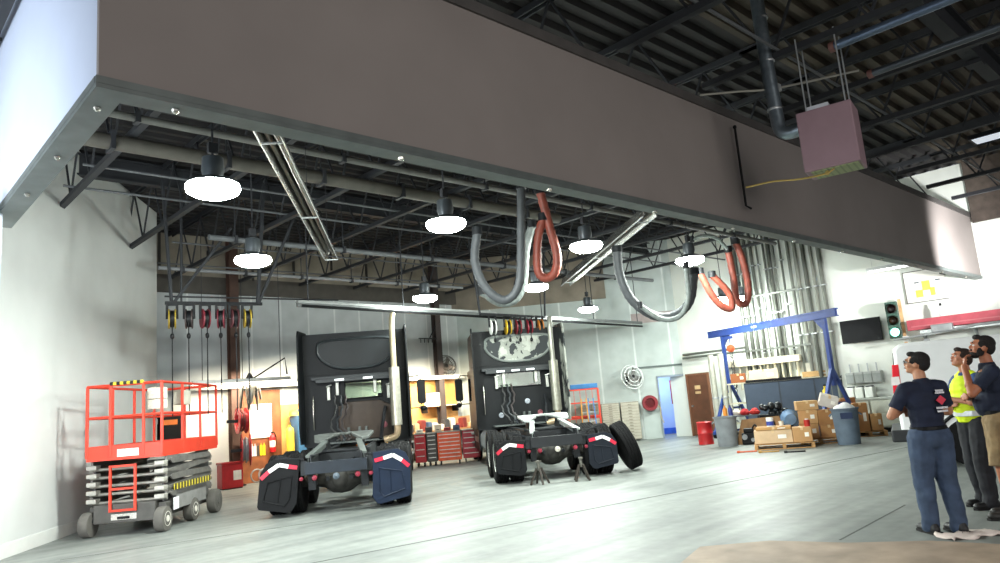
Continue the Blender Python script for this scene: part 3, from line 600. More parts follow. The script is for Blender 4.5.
# ------------------------------------------------------------------ scissor lift
S0 = V((3.77, 13.15, 0)); LFT = thing('scissor_lift', 'red and grey scissor lift with lowered platform by the white wall', 'lift', S0, D(48) - PI / 2)
LR = M('#d03a24', .45, var=.12, scale=3); LG = M('#3f3e3d', .5, .2, var=.3, scale=5); LL = M('#6c6a66', .5, .3, var=.25, scale=6)
ch = MB().box(-.5, .5, .0, 2.3, .2, .5).box(-.62, .62, .12, 1.95, .36, .46).build('chassis', M('#514f4b', .6, .2, var=.3, scale=4), LFT, bevel=.015)
MB().box(.5, .66, .45, 1.75, .3, .62).build('battery_tray', M('#7b7a78', .6, var=.2), LFT, bevel=.01)
q = MB()
hz = stripes('#1a1a1a', '#d8c53a', 1, 8, .6, .5)
MB().prism([(.35, .62), (1.95, .62), (1.95, .72), (.35, .72)], .655, .665, 'x').build('hazard_stripe', hz, LFT)
MB().box(.665, .668, .3, .52, .3, .5).build('warning_placard', M('#dcdce0', .6, var=.3, scale=40), LFT)
MB().box(-.2, .2, -.02, 0, .25, .34).build('warning_placard', M('#c3c0b8', .6, var=.3, scale=40), LFT)
for x, y, out, r_, hx in ((-.6, .05, -1, .2, '#5f5a55'), (.6, .05, 1, .2, '#cfcbc0'), (.6, 1.2, 1, .2, '#cfcbc0'), (.66, 2.15, 1, .22, '#54524e'), (-.6, 1.9, -1, .2, '#5f5a55')):
    wl_ = MB().lathe([(r_ * .6, -.08), (r_ * .95, -.075), (r_, -.05), (r_, .05), (r_ * .95, .075), (r_ * .6, .08)], (x, y, r_), 'x', 24).build('wheel', M('#5a5752', .8), LFT, smooth=True)
    MB().lathe([(r_ * .62, .06 * out), (r_ * .58, .085 * out), (r_ * .3, .05 * out), (r_ * .25, .09 * out), (.001, .095 * out)], (x, y, r_), 'x', 20).build('hub', M(hx, .6), wl_, smooth=True)
MB().tube([(-.1, 0.0, .28), (.1, -.0, .28)], .03, 8).tube([(-.58, .05, .26), (.58, .05, .26)], .04, 8).build('steering_axle', DARK, LFT)
nst = 5; zb, ztp = .5, 1.17
for k in range(nst):
    z0, z1 = zb + (ztp - zb) * k / nst, zb + (ztp - zb) * (k + 1) / nst
    for s in (-1, 1):
        x = s * (.56 - .0 * k)
        for d in (0, 1):
            ya, yb_ = (.15, 2.1) if (k + d) % 2 == 0 else (2.1, .15); xx = x + s * d * .045
            p0, p1 = V((xx, ya, z0 + .02)), V((xx, yb_, z1 - .0))
            MB().bar(p0, p1, .04, .11).build('scissor_arm', LL if d else LG, LFT, bevel=.006)
    for y in (.15, 2.1): MB().tube([(-.63, y, (z0 + .02)), (.63, y, (z0 + .02))], .028, 10).build('cross_shaft', M('#9c9a92', .4, .6), LFT, smooth=True)
    for s in (-1, 1): MB().cbox((s * .55, .1, z0 + .06), (.16, .16, .07)).build('pivot_block', M('#a7a49c', .5, .3), LFT, bevel=.01)
    if k % 2 == 0: MB().prism([(.3, z0 + .03), (1.9, z0 + .03), (1.97, z0 + .09), (1.9, z1 - .01), (.3, z1 - .01), (.22, z0 + .09)], .635, .66, 'x').build('arm_cover', LL, LFT)
MB().cyl((0, .3, .6), (.05, 1.6, 1.1), .06).build('hydraulic_cylinder', CHROME, LFT, smooth=True)
px0, px1, py0, py1, pz = -.6, .62, -.02, 2.42, 1.2
MB().box(px0, px1, py0, py1, pz, pz + .05).build('platform_deck', M('#8a8078', .7, .2), LFT)
MB().box(px0, px1, py0 - .01, py0 + .01, pz, pz + .24).build('toe_board', LR, LFT); MB().box(px1 - .01, px1 + .01, py0, py1, pz, pz + .24).build('toe_board', LR, LFT); MB().box(px0 - .01, px0 + .01, py0, py1, pz, pz + .24).build('toe_board', LR, LFT); MB().box(px0, px1, py1 - .01, py1 + .01, pz, pz + .24).build('toe_board', LR, LFT)
MB().box(-.1, .25, py0 - .018, py0 - .012, pz + .05, pz + .17).build('warning_placard', M('#e9e3dc', .6, var=.3, scale=30), LFT)
corners = [(px0, py0), (px0 + .38, py0), (px1 - .3, py0), (px1, py0), (px1, .8), (px1, 1.6), (px1, py1), (0, py1), (px0, py1), (px0, 1.6), (px0, .8)]
for x, y in corners: MB().bar((x, y, pz + .05), (x, y, 2.42), .04).build('rail_post', LR, LFT, bevel=.005)
for z in (1.9, 2.42):
    for a, b in (((px0, py0), (px1 - .3, py0)), ((px1, py0), (px1, py1)), ((px1, py1), (px0, py1)), ((px0, py1), (px0, py0)), ((px1 - .3, py0), (px1, py0))):
        if z < 2 or True: MB().tube([(a[0], a[1], z), (b[0], b[1], z)], .022, 8).build('guard_rail', LR, LFT, smooth=True)
MB().tube([(px0 + .38, py0 - .01, 2.445), (px1 - .3, py0 - .01, 2.445)], .032, 8).build('hazard_grip', stripes('#1a1a1a', '#d8c53a', 0, 9, .6, .5), LFT)
for x in (-.2, .2): MB().bar((x, -.05, .38), (x, -.05, 1.12), .035).build('ladder_rail', LR, LFT)
for z in (.4, .74, 1.1): MB().bar((-.2, -.05, z), (.2, -.05, z), .035).build('ladder_rung', LR, LFT)
cb = MB().box(px1 - .2, px1 - .03, .9, 1.25, 2.05, 2.3).build('control_box', M('#b9b4a6', .5), LFT, bevel=.01); MB().cyl((px1 - .1, 1.05, 2.3), (px1 - .1, 1.05, 2.4), .02).build('joystick', BLACK, cb)
MB().box(px1 - .3, px1 - .05, .1, .32, 2.15, 2.34).box(px1 - .3, px1 - .05, .1, .32, 1.98, 2.14).build('document_holder', M('#c9c6b4', .6, var=.3, scale=30), LFT, bevel=.01)
lf = LFT.matrix_basis if False else (Matrix.Translation(S0) @ Matrix.Rotation(D(48) - PI / 2, 4, 'Z'))
t = tag(MB().ball((0, 0, .1), (.16, .12, .09), 12, 8).ball((.12, .05, .07), (.12, .14, .06), 10, 8).ball((-.14, .02, .05), (.1, .1, .05), 10, 6).build('cloth_bundle', M('#b98a5e', .9, bump=.5), smooth=True, loc=lf @ V((0, .4, pz + .04))), 'tan cloth bundle lying on the deck of the red scissor lift', 'cloth')
# ------------------------------------------------------------------ people
def organic(mb, name, mat, parent, vox=.009, sm=4, crease=0.0):
    o = mb.build(name, mat, parent); r = o.modifiers.new('remesh', 'REMESH'); r.mode = 'VOXEL'; r.voxel_size = vox; r.use_smooth_shade = True
    s = o.modifiers.new('smooth', 'SMOOTH'); s.factor = .5; s.iterations = sm
    if crease:
        tx = bpy.data.textures.new('folds', 'CLOUDS'); tx.noise_scale = .11; tx.noise_depth = 1
        d = o.modifiers.new('folds', 'DISPLACE'); d.texture = tx; d.strength = crease; d.mid_level = .5; d.texture_coords = 'LOCAL'
    return o
def hand(m, w, d, n, curl, side, k=1.0):
    """w wrist, d direction of the palm, n palm normal (towards which fingers curl)"""
    w, d = V(w), V(d).normalized(); n = V(n); n = (n - d * n.dot(d)).normalized(); s = d.cross(n) * side
    for i, (off, L) in enumerate(((-.03, .068), (-.010, .078), (.011, .073), (.031, .058))):
        b = w + d * .085 * k + s * off * k; m.cap(w + d * .01 + s * off * .55, b, .014, .0125, 8)
        p = b; a = curl * .5
        for j, f in enumerate((.45, .32, .23)):
            dd = d * math.cos(a) + n * math.sin(a); q = p + dd * L * f * 1.15 * k; m.cap(p, q, .0098 - j * .001, .009 - j * .001, 8); p = q; a += curl
    p = w + d * .025 - s * .022; q = p + (d * .6 - s * .65 + n * .3).normalized() * .042; m.cap(p, q, .0135, .011, 8); m.cap(q, q + (d * .85 - s * .25 + n * .4).normalized() * .03, .0105, .009, 8)
def person(label, loc, ang, H, head_yaw, pitch, tops, legs, arms, kind):
    t = thing('person', label, 'person', loc, ang - PI / 2); k = H / 1.76
    def P(x, y, z): return V((x * k, y * k, z * k))
    body = MB(); shirt = MB(); pants = MB()
    hips, chest, neck, hd = P(0, 0, .95), P(0, -.01, 1.28), P(0, -.02, 1.47), P(0, .015, 1.63)
    body.ball(P(0, 0, 1.0), (.155 * k, .11 * k, .14 * k)).ball(P(0, 0, 1.15), (.15 * k, .11 * k, .17 * k)).ball(P(0, 0, 1.3), (.17 * k, .12 * k, .15 * k)).cap(P(0, -.02, 1.36), P(0, .0, 1.54), .062 * k, .056 * k)
    # head, in its own turned frame
    hm = Matrix.Translation(hd) @ Matrix.Rotation(head_yaw, 4, 'Z') @ Matrix.Rotation(pitch, 4, 'X')
    def hb(c, r): 
        b = MB(); b.ball((0, 0, 0), (r[0] * k, r[1] * k, r[2] * k), 16, 12); body.add(b.v, b.f, hm @ Matrix.Translation(V(c) * k))
    hb((0, -.01, .025), (.076, .094, .088)); hb((0, .025, -.035), (.058, .062, .065)); hb((0, .06, -.075), (.028, .025, .02)); hb((0, .092, -.012), (.012, .018, .022)); hb((0, .082, .035), (.05, .018, .012)); hb((0, .08, -.047), (.026, .014, .01))
    for s in (-1, 1): hb((s * .078, -.005, -.005), (.01, .02, .032)); hb((s * .045, .055, -.02), (.022, .022, .018))
    joints = {}
    for s in (-1, 1):
        foot = legs[0 if s < 0 else 1]; hip = P(s * .095, 0, .92); an = P(foot[0], foot[1], .09); kn = (hip + an) / 2 + P(0, .035, .02)
        body.cap(hip, kn, .085 * k, .058 * k).cap(kn, an, .055 * k, .038 * k).ball(kn * .65 + an * .35 + P(0, -.02, 0), (.055 * k, .055 * k, .1 * k)).cap(an, an + P(0, .1, -.05), .035 * k, .03 * k)
        if kind['short']:
            pants.cap(hip, kn * .85 + hip * .15, .115 * k, .095 * k).cyl(hip * .3 + kn * .7, kn + P(0, 0, -.03), .095 * k, .1 * k)
        else:
            pants.cap(hip, kn, .118 * k, .095 * k).cap(kn, an + P(0, 0, .03), .094 * k, .075 * k, 12).cap(an + P(0, 0, .05), an + P(0, .02, -.035), .078 * k, .074 * k).ball(kn * .65 + an * .35 + P(0, -.02, 0), (.08 * k, .085 * k, .13 * k))
        sh = MB().cap(an + P(0, -.05, -.045), an + P(0, .14, -.055), .044 * k, .042 * k).ball(an + P(0, -.02, -.02), (.045 * k, .06 * k, .06 * k)).ball(an + P(0, .15, -.05), (.048 * k, .06 * k, .038 * k))
        sh.v = [(x, y, max(z, .004)) for x, y, z in sh.v]
        shoe = organic(sh, 'shoe', M(kind['shoe'], .55), t, .01, 2)
        MB().prism([(an.x + dx * k, an.y + dy * k) for dx, dy in ((-.045, -.09), (.045, -.09), (.05, .1), (.04, .19), (0, .215), (-.04, .19), (-.05, .1))], 0, .022, 'z').build('sole', M('#141312', .8), shoe)
    pants.ball(P(0, 0, .95), (.165 * k, .125 * k, .12 * k)).ball(P(0, -.03, .9), (.16 * k, .12 * k, .1 * k))
    shirt.ball(P(0, 0, 1.02), (.168 * k, .125 * k, .1 * k)).ball(P(0, .0, 1.12), (.165 * k, .128 * k, .18 * k)).ball(P(0, -.0, 1.28), (.188 * k, .135 * k, .17 * k)).cap(P(-.13, -.01, 1.40), P(.13, -.01, 1.40), .07 * k).cyl(P(0, -.01, 1.38), P(0, -.005, 1.485), .095 * k, .068 * k).ball(P(0, kind.get('belly', .02), 1.08), (.15 * k, .12 * k, .13 * k))
    for s in (-1, 1):
        el, wr, hdn, hn, cu = arms[0 if s < 0 else 1]; so_ = P(s * .18, -.01, 1.39); el, wr = P(*el), P(*wr)
        body.cap(so_, el, .052 * k, .042 * k).cap(el, wr, .043 * k, .028 * k).ball(el * .7 + wr * .3, .046 * k); hand(body, wr, hdn, hn, cu, s)
        cut = .72 if not kind.get('long') else 1.0
        shirt.cap(so_, so_.lerp(el, cut * .75), .07 * k, .063 * k).cyl(so_.lerp(el, .5), so_.lerp(el, cut), .062 * k, .066 * k)
    b = organic(body, 'body', M(kind['skin'], .5, var=.06), t, .0075, 2)
    organic(shirt, 'shirt', tops, t, .011, 3, .022); organic(pants, 'trousers' if not kind['short'] else 'shorts', M(kind['pants'], .85, var=.25, scale=8, bump=.3), t, .011, 3, .022)
    MB().lathe([(.152 * k, .985 * k), (.156 * k, .99 * k), (.156 * k, 1.015 * k), (.152 * k, 1.02 * k)], n=24).build('belt', BLACK, t).scale = (1.08, .84, 1)
    # hair
    hh = MB()
    def ha(c, r, rot=(0, 0, 0)):
        q = MB(); q.ball((0, 0, 0), tuple(v * k for v in r), 16, 12, rot); hh.add(q.v, q.f, hm @ Matrix.Translation(V(c) * k))
    hr = kind['hair']
    ha((0, -.028, .055), (.082, .09, .078)); ha((0, -.06, .01), (.074, .06, .075)); ha((0, .045, .095), (.055, .045, .03))
    for s in (-1, 1): ha((s * .07, .0, .035), (.016, .05, .04)); 
    organic(hh, 'hair', M(hr, .85, bump=.6, scale=60, var=.3), t, .006, 1)
    if kind.get('beard'):
        hh = MB(); ha((0, .045, -.075), (.05, .045, .04)); ha((0, .082, -.038), (.032, .014, .012))
        for s in (-1, 1): ha((s * .058, .015, -.045), (.016, .035, .045))
        organic(hh, 'beard', M('#1a1310', .9, bump=.6, scale=60), t, .006, 1)
    for s in (-1, 1):
        e = MB().ball((0, 0, 0), .0105 * k, 12, 8); o = MB().add(e.v, e.f, hm @ Matrix.Translation(V((s * .031, .0765, .012)) * k)).build('eye', M('#e9e6e0', .2, var=0), t, smooth=True)
        e = MB().ball((0, 0, 0), .006 * k, 10, 6); MB().add(e.v, e.f, hm @ Matrix.Translation(V((s * .031, .0835, .012)) * k)).build('iris', M('#2a1a10', .2), o, smooth=True)
        e = MB().ball((0, 0, 0), (.02 * k, .006 * k, .005 * k), 10, 6); MB().add(e.v, e.f, hm @ Matrix.Translation(V((s * .033, .089, .036)) * k)).build('eyebrow', M(hr, .9), t, smooth=True)
    e = MB().ball((0, 0, 0), (.024 * k, .008 * k, .007 * k), 12, 6); MB().add(e.v, e.f, hm @ Matrix.Translation(V((0, .093, -.047)) * k)).build('lips', M('#8d4f42', .5), t, smooth=True)
    if kind.get('glasses'):
        g = MB()
        for s in (-1, 1):
            q = [V((s * .033 + .024 * math.cos(a), .1, .01 + .017 * math.sin(a))) * k for a in [2 * PI * i / 16 for i in range(16)]]
            g.tube(q, .0025 * k, 5, closed=True).tube([V((s * .057, .1, .014)) * k, V((s * .08, .05, .016)) * k, V((s * .084, -.01, .01)) * k], .0028 * k, 5)
        g.tube([V((-.01, .1, .014)) * k, V((.01, .1, .014)) * k], .002 * k, 5); MB().add(g.v, g.f, hm).build('glasses', BLACK, t)
    return t
crossed = [((-.29, .09, 1.14), (-.06, .235, 1.19), (1, .05, .12), (0, -1, -.2), .45), ((.29, .09, 1.14), (.08, .21, 1.13), (-1, .12, .12), (0, -1, -.2), .35)]
p1 = F(947, 533); NV = M('#141d33', .85, var=.2, scale=9, bump=.3)
man = person('man in navy printed t-shirt and blue jeans, arms crossed, glasses, looking left', V((p1.x, p1.y, 0)), D(50), 1.77, D(46), D(12), NV, ((-.11, .04), (.1, -.05)), crossed, dict(short=False, shoe='#1b1a1a', skin='#b98363', pants='#3a4960', hair='#15110f', glasses=1))
# print on the back of the shirt: small white words, red diamond
def patch(y, z): return y
man.scale = (1.04, 1.04, 1.0)
for z, w_, h_ in ((1.365, .075, .022), (1.345, .09, .014), (1.2, .11, .02), (1.168, .1, .018)): MB().box(.07 - w_ / 2, .07 + w_ / 2, -.156, -.15, z - h_ / 2, z + h_ / 2).build('shirt_print', M('#d8d8dc', .8, var=.3, scale=60), man)
MB().prism([(.07, 1.228), (.118, 1.275), (.07, 1.32), (.022, 1.275)], -.16, -.153, 'y').build('shirt_print', M('#d8324a', .6), man)
p2 = F(990, 507)
vestm = M('#d7ee1e', .7, var=.12, scale=7, bump=.3)
man2 = person('man in yellow high visibility vest and black trousers with arms crossed', V((p2.x, p2.y, 0)), D(138), 1.80, D(-8), D(20), M('#23406e', .8, bump=.3), ((-.12, .05), (.12, -.03)), crossed, dict(short=False, shoe='#161616', skin='#b57a5e', pants='#1c1d22', hair='#2a1c15', belly=.05))
k = 1.80 / 1.76; vs = MB().ball((0, .01, 1.04 * k), (.2, .172, .16)).ball((0, .03, 1.13 * k), (.198, .175, .2)).ball((0, 0.01, 1.29 * k), (.21, .168, .17)).cap((-.12, -.01, 1.41 * k), (-.07, -.01, 1.44 * k), .066).cap((.12, -.01, 1.41 * k), (.07, -.01, 1.44 * k), .066).cyl((0, 0, .95), (0, 0, 1.1), .155, .165)
vv = organic(vs, 'safety_vest', vestm, man2, .011, 3, .015)
MB().lathe([(.21, 1.02), (.212, 1.03), (.212, 1.07), (.21, 1.08)], n=28, caps=False).build('reflective_band', M('#d2d6d8', .3, .3), man2).scale = (1.0, .86, 1)
p3 = F(1016, 518)
chin = [((-.26, .2, 1.2), (-.08, .2, 1.46), (.35, -.25, .9), (.2, -1, .3), .6), ((.29, .1, 1.14), (.02, .24, 1.16), (-1, .1, .1), (0, -1, -.2), .4)]
person('bearded man in navy t-shirt and khaki shorts touching his chin, at the right edge', V((p3.x, p3.y, 0)), D(112), 1.9, D(5), D(16), M('#131c31', .85, var=.2, scale=8, bump=.3), ((-.12, .04), (.13, -.02)), chin, dict(short=True, shoe='#22201e', skin='#a8694b', pants='#8a7352', hair='#17110e', beard=1, belly=.06))
q = F(972, 535)
m = MB(); random.seed(3); N = 14; vs = []; fs = []
for i in range(N):
    for j in range(8):
        vs.append(((i / N - .5) * .62, (j / 8 - .5) * .3 + .04 * math.sin(i), .012 + .05 * abs(noise.noise(V((i * .45, j * .5, 3)))) + .015 * math.sin(i * 1.3 + j)))
        vs[-1] = (vs[-1][0], vs[-1][1], max(.004, vs[-1][2] * (1 - abs(i / N - .45) * .9)))
for i in range(N - 1):
    for j in range(7): fs.append((i * 8 + j, (i + 1) * 8 + j, (i + 1) * 8 + j + 1, i * 8 + j + 1))
o = m.add(vs, fs).build('crumpled_rag', M('#d9c9c0', .9, bump=.4), smooth=True, loc=V((q.x, q.y, 0)), rotz=D(-35)); so_ = o.modifiers.new('thickness', 'SOLIDIFY'); so_.thickness = .008; tag(o, 'crumpled pale rag on the floor beside the feet of the man in jeans', 'rag')
# ------------------------------------------------------------------ white utility vehicle behind the men
vq = F(908, 468); VA = D(-72)
vt = thing('white_van', 'white van with a tall red tail light and black bumper, behind the standing men', 'van', V((vq.x, vq.y, 0)) - Matrix.Rotation(VA, 3, 'Z') @ V((0, -.95, 0)), VA)
WH = M('#e4e5e4', .3, var=.03)   # local x = forward, y = left
prof = [(0, .55), (0, 1.05), (.08, 1.98), (.2, 2.05), (2.9, 2.05), (3.5, 1.35), (4.6, 1.15), (4.75, .55)]
MB().prism(prof, -.95, .95, 'y').build('car_body', WH, vt, bevel=.05)
MB().prism([(-.015, 1.12), (.06, 1.9), (.075, 1.9), (.0, 1.12)], -.8, .8, 'y').build('rear_window', BLACK, vt)
for s in (-1, 1):
    MB().prism([(2.3, 1.25), (2.3, 1.9), (2.85, 1.9), (3.3, 1.3)], s * .955 - .006, s * .955 + .006, 'y').build('side_window', BLACK, vt)
    l = MB().prism([(-.03, 1.22), (.02, 1.7), (.12, 1.7), (.1, 1.22)], s * .88 - .08, s * .88 + .085, 'y').build('tail_light', M('#c11f2b', .25, em=.3), vt, bevel=.01)
    MB().prism([(-.035, 1.36), (-.02, 1.5), (.1, 1.5), (.1, 1.36)], s * .88 - .083, s * .88 + .088, 'y').build('reverse_lens', M('#efe9e6', .3), l)
    for x in (.95, 3.8):
        w_ = MB().lathe([(.22, -.1), (.36, -.1), (.38, -.06), (.38, .06), (.36, .1), (.22, .1)], (x, s * .86, .38), 'y', 28).build('wheel', RUB, vt, smooth=True)
        MB().lathe([(.22, 0), (.2, .09), (.06, .1), (.001, .12)], (x, s * .86, .38), 'y', 20).build('rim', STEEL, w_, smooth=True)
        MB().tube([(x + .43 * math.cos(D(a)), s * .95, .42 + .43 * math.sin(D(a))) for a in range(0, 181, 15)], .03, 6).build('wheel_arch', BLACK, vt, smooth=True)
MB().box(-.16, .12, -.98, .98, .42, .62).build('rear_bumper', M('#1d1f22', .5), vt, bevel=.03); MB().box(4.6, 4.85, -.95, .95, .35, .6).build('front_bumper', M('#1d1f22', .5), vt, bevel=.03)
MB().box(.3, 4.5, -.85, .85, .3, .56).build('underbody', BLACK, vt)
# ------------------------------------------------------------------ hanging unit heater in front of the bulkhead
hq = F(798, 178, 4.0)
h0 = V((8.64, 2.84, 4.02))
ht = thing('unit_heater', 'pinkish metal unit heater box hanging from the roof in front of the bulkhead', 'heater', h0, D(11)); HR = Matrix.Rotation(D(11), 3, 'Z')
PK = M('#8d737a', .55, var=.05)
MB().box(0, .46, 0, .62, 0, .75).build('cabinet', PK, ht, bevel=.012)
MB().box(.03, .4, .03, .55, -.012, 0).build('bottom_grille', stripes('#7f8a5e', '#98a273', 1, 14, .6, .3), ht)
for x, y in ((.04, .06), (.04, .5), (.38, .06), (.38, .5)): MB().tube([(x, y, .75), (x, y, 1.7)], .009, 6).build('hanger_rod', GALV, ht)
MB().box(.05, .3, .25, .5, .75, .81).build('junction_box', M('#c2c6cc', .5), ht, bevel=.005)
MB().tube(spline([(0.05, .3, -.02), (0, .4, -.07), (0, .7, -.06), (.05, 1.0, .0), (.1, 1.35, .02)], 6), .012, 6).ball((.05, .38, -.05), .03, 8, 6).build('gas_line', M('#b9a05c', .5, .5), ht, smooth=True)
ft = thing('flue_duct', 'galvanised round flue duct with elbow going up from the heater box', 'duct', h0 + HR @ V((.15, .6, .6)))
q0 = V((0, 0, 0)); top = F(757, 12, 6.2) - (h0 + HR @ V((.15, .6, .6)))
pts = spline([(0, 0, 0), (0, .16, 0), (0, .25, .05), (.0, .28, .16), (.0, .29, .4), (-.02, .3, 1.0), (-.03, .3, 2.0), (-.03, .3, 2.2)], 6)
MB().tube(pts, .085, 18).build('duct_pipe', M('#7d8890', .35, .8, var=.2, scale=14), ft, smooth=True)
for p in (pts[0], pts[4], pts[10], pts[20], pts[30]): MB().ball(p, (.0001, .0001, .0001), 6, 4) if False else None
for z in (.35, 1.0, 1.6): MB().lathe([(.088, -.015), (.094, 0), (.088, .015)], (-.01, .295, z), 'z', 18).build('duct_seam', GALV, ft, smooth=True)
# conduit running to it
a, b = F(700, 95, 5.25), h0 + V((.1, .88, 1.25))
t = thing('conduit_run', 'pale conduit with a junction box crossing beside the flue duct', 'conduit', a)
MB().tube(spline([(0, 0, 0), (V(b) - a) * .5, (V(b) - a), V((9.6, 3.0, 5.45)) - a], 8), .014, 6).build('conduit', M('#8f8d84', .5, .4), t, smooth=True); MB().cbox(V(b) - a, (.09, .09, .09)).build('junction_box', GALV, t)
_r = ray(738, 150)
def ony_(a, b): return (_r * (4.72 / _r.y)).x, 4.72
t = thing('gas_drop', 'black vertical pipe drop on the bulkhead face left of the heater box', 'pipe', (*ony_(738, 150), 4.05))
MB().tube([(0, 0, 1.2), (0, 0, 0.02), (.14, 0, .0)], .018, 8).ball((0, 0, 1.2), .03, 8, 6).build('pipe', BLACK, t, smooth=True)
p0 = ray(733, 92); 
# black spiral duct and round pipes in the front bay roof
for i, (a, b, r, hx, lab) in enumerate((((835, 46), (962, -4), .055, '#5d6c80', 'blue grey pipe running under the deck right of the flue duct'), ((873, 73), (1010, 20), .05, '#50565c', 'dark grey pipe parallel to the blue grey one, farther right'))):
    A = F(*a, 5.5); Bq = F(*b, 5.5); Bq.x = A.x + .02
    t = thing('roof_pipe', lab, 'pipe', A); Lv = V((0, -(A.y - F(*b, 5.5).y) , 0)); MB().tube([(0, 0, 0), Lv], r, 14).build('pipe', M(hx, .35, .6), t, smooth=True); MB().lathe([(r * 1.2, -.03), (r * 1.2, .03), (.01, .05)], axis='y', n=14, c=(0, .03, 0)).build('end_cap', M('#6d4a44', .6), t, smooth=True)
q = F(992, 137, 5.9)
t = thing('louvred_light', 'small bright louvred light under the deck at the right edge', 'light', q); MB().box(-.25, .25, -.35, .35, 0, .08).build('housing', DARK, t)
for k in range(5): MB().box(-.2 + k * .09, -.15 + k * .09, -.3, .3, -.01, 0).build('tube', emis('#dfe6f0', .5), t)
# ------------------------------------------------------------------ gantry crane and hoist
G1, G2 = F(709, 333, 3.35), F(836, 309, 3.35); GL = G2 - G1; GA = math.atan2(GL.y, GL.x); GN = GL.length
gt = thing('gantry_crane', 'blue steel gantry crane standing over the pallets and grey divider', 'crane', V((G1.x, G1.y, 0)), GA); gt.scale = (1, 1, 1.045)
GB = M('#2c4486', .45, var=.15)
MB().box(0, GN, -.07, .07, 3.03, 3.06).box(0, GN, -.07, .07, 3.2, 3.24).box(0, GN, -.02, .02, 3.06, 3.2).box(0, .03, -.07, .07, 3.03, 3.24).box(0, GN, -.05, -.04, 3.04, 3.22).build('beam', GB, gt)
for x in (.62, GN - .45):
    lg = MB().bar((x, 0, 3.03), (x, 0, 1.3), .1).build('leg_post', GB, gt, bevel=.006)
    for s in (-1, 1): MB().bar((x, 0, 1.75), (x, s * .75, .16), .08, .09, up=(1, 0, 0)).build('leg', GB, gt, bevel=.006)
    MB().bar((x, -.85, .16), (x, .85, .16), .1).build('foot_beam', GB, gt, bevel=.006); MB().bar((x, -.32, .85), (x, .32, .85), .06).build('brace', GB, gt)
    sg = 1 if x < 1 else -1
    MB().prism([(x - .02, 3.03), (x + sg * .35, 3.03), (x + .03 * sg, 2.7)], -.03, .03, 'y').build('gusset', GB, gt)
    for s in (-1, 1): MB().lathe([(.08, -.03), (.08, .03)], (x, s * .75, .08), 'x', 16).build('caster', BLACK, gt, smooth=True)
MB().lathe([(.03, -.078), (.03, -.072)], (GN * .4, 0, 3.13), 'y', 12).box(GN * .4 + .06, GN * .4 + .2, -.078, -.072, 3.1, 3.16).build('marking', M('#c3cbdc', .6), gt)
hx = .95; R3 = Matrix.Rotation(GA, 3, 'Z'); hl = V((G1.x, G1.y, 0)) + R3 @ V((hx, 0, 3.1))
t = thing('chain_hoist', 'orange chain hoist hanging from the blue gantry beam', 'hoist', hl, GA)
MB().box(-.1, .1, -.06, .06, -.06, .03).cyl((0, 0, -.06), (0, 0, -.2), .02).build('trolley', GB, t, bevel=.01); MB().lathe([(.001, -.09), (.1, -.08), (.13, 0), (.1, .08), (.001, .09)], (0, 0, -.36), 'y', 18).build('hoist_body', M('#b5552e', .5), t, smooth=True)
for x, z in ((-.06, -1.9), (.05, -1.6), (.02, -2.3)): MB().tube([(x, 0, -.4)] + [(x + .012 * (-1) ** k, .012 * (-1) ** (k // 2), -.45 + (z + .45) * k / 30) for k in range(31)], .012, 5).build('chain', M('#3c3836', .5, .6), t)
MB().tube(spline([(0, 0, -2.3), (.05, 0, -2.36), (.04, 0, -2.46), (-.03, 0, -2.47), (-.05, 0, -2.42)], 5), .018, 8).build('hook', STEEL, t, smooth=True)
# ------------------------------------------------------------------ conduits on the right wall
cl = [(746, 'conduit nearest the door side'), (752, ''), (757, ''), (763, ''), (769, ''), (776, ''), (781, ''), (786, ''), (793, ''), (801, ''), (808, ''), (816, ''), (824, ''), (832, '')]
random.seed(11); order = ['leftmost', 'second', 'third', 'fourth', 'fifth', 'sixth', 'seventh', 'eighth', 'ninth', 'tenth', 'eleventh', 'twelfth', 'thirteenth', 'rightmost']
for i, (x, _) in enumerate(cl):
    q = RW(x, 340, XR - .1); r = random.choice((.035, .05, .03, .06)); zb_ = random.choice((1.9, 2.0, 1.7)) if i < 9 else .9
    t = thing('wall_conduit', 'vertical grey conduit on the right wall, %s counting from the brown door' % order[i], 'conduit', (q.x, q.y, zb_), 0, 'vertical conduits on the right wall')
    MB().tube([(0, 0, 0), (0, 0, 6.6 - zb_ - .0)], r, 10).build('pipe', M(random.choice(['#5c5f57', '#44473f', '#6b6d64', '#50534b']), .6, .1), t, smooth=True)
    for z in (.6, 2.0, 3.4): MB().box(-r - .012, .09, -r - .02, r + .02, z, z + .035).build('strap', GALV, t)
for (x0, x1, y0, lab) in ((745, 800, 298, 'upper horizontal strut rail across the conduits'), (742, 812, 352, 'lower horizontal strut rail across the conduits')):
    a, b = RW(x0, y0, XR - .17), RW(x1, y0 - 5, XR - .17); b.z = a.z
    tag(MB().bar(V((0, 0, 0)), b - a, .06, .06).build('strut_rail', M('#6f726c', .5, .5), loc=a), lab, 'rail')
a = RW(722, 363, XR - .14); b = RW(802, 365, XR - .14)
t = thing('wire_trough', 'long cream wire trough with conduits entering it, right wall above the divider', 'trough', (XR - .2, (a.y + b.y) / 2, 2.15)); yy = abs(a.y - b.y) / 2
MB().box(-.05, .2, -yy, yy, 0, .2).build('trough', M('#cfc9b2', .5), t, bevel=.01)
for k in range(9): MB().tube([(.05, -yy * .9 + k * yy * .18, 0), (.05, -yy * .9 + k * yy * .18, -.75)], .035, 8).build('nipple', M('#b7b19a', .5), t, smooth=True)
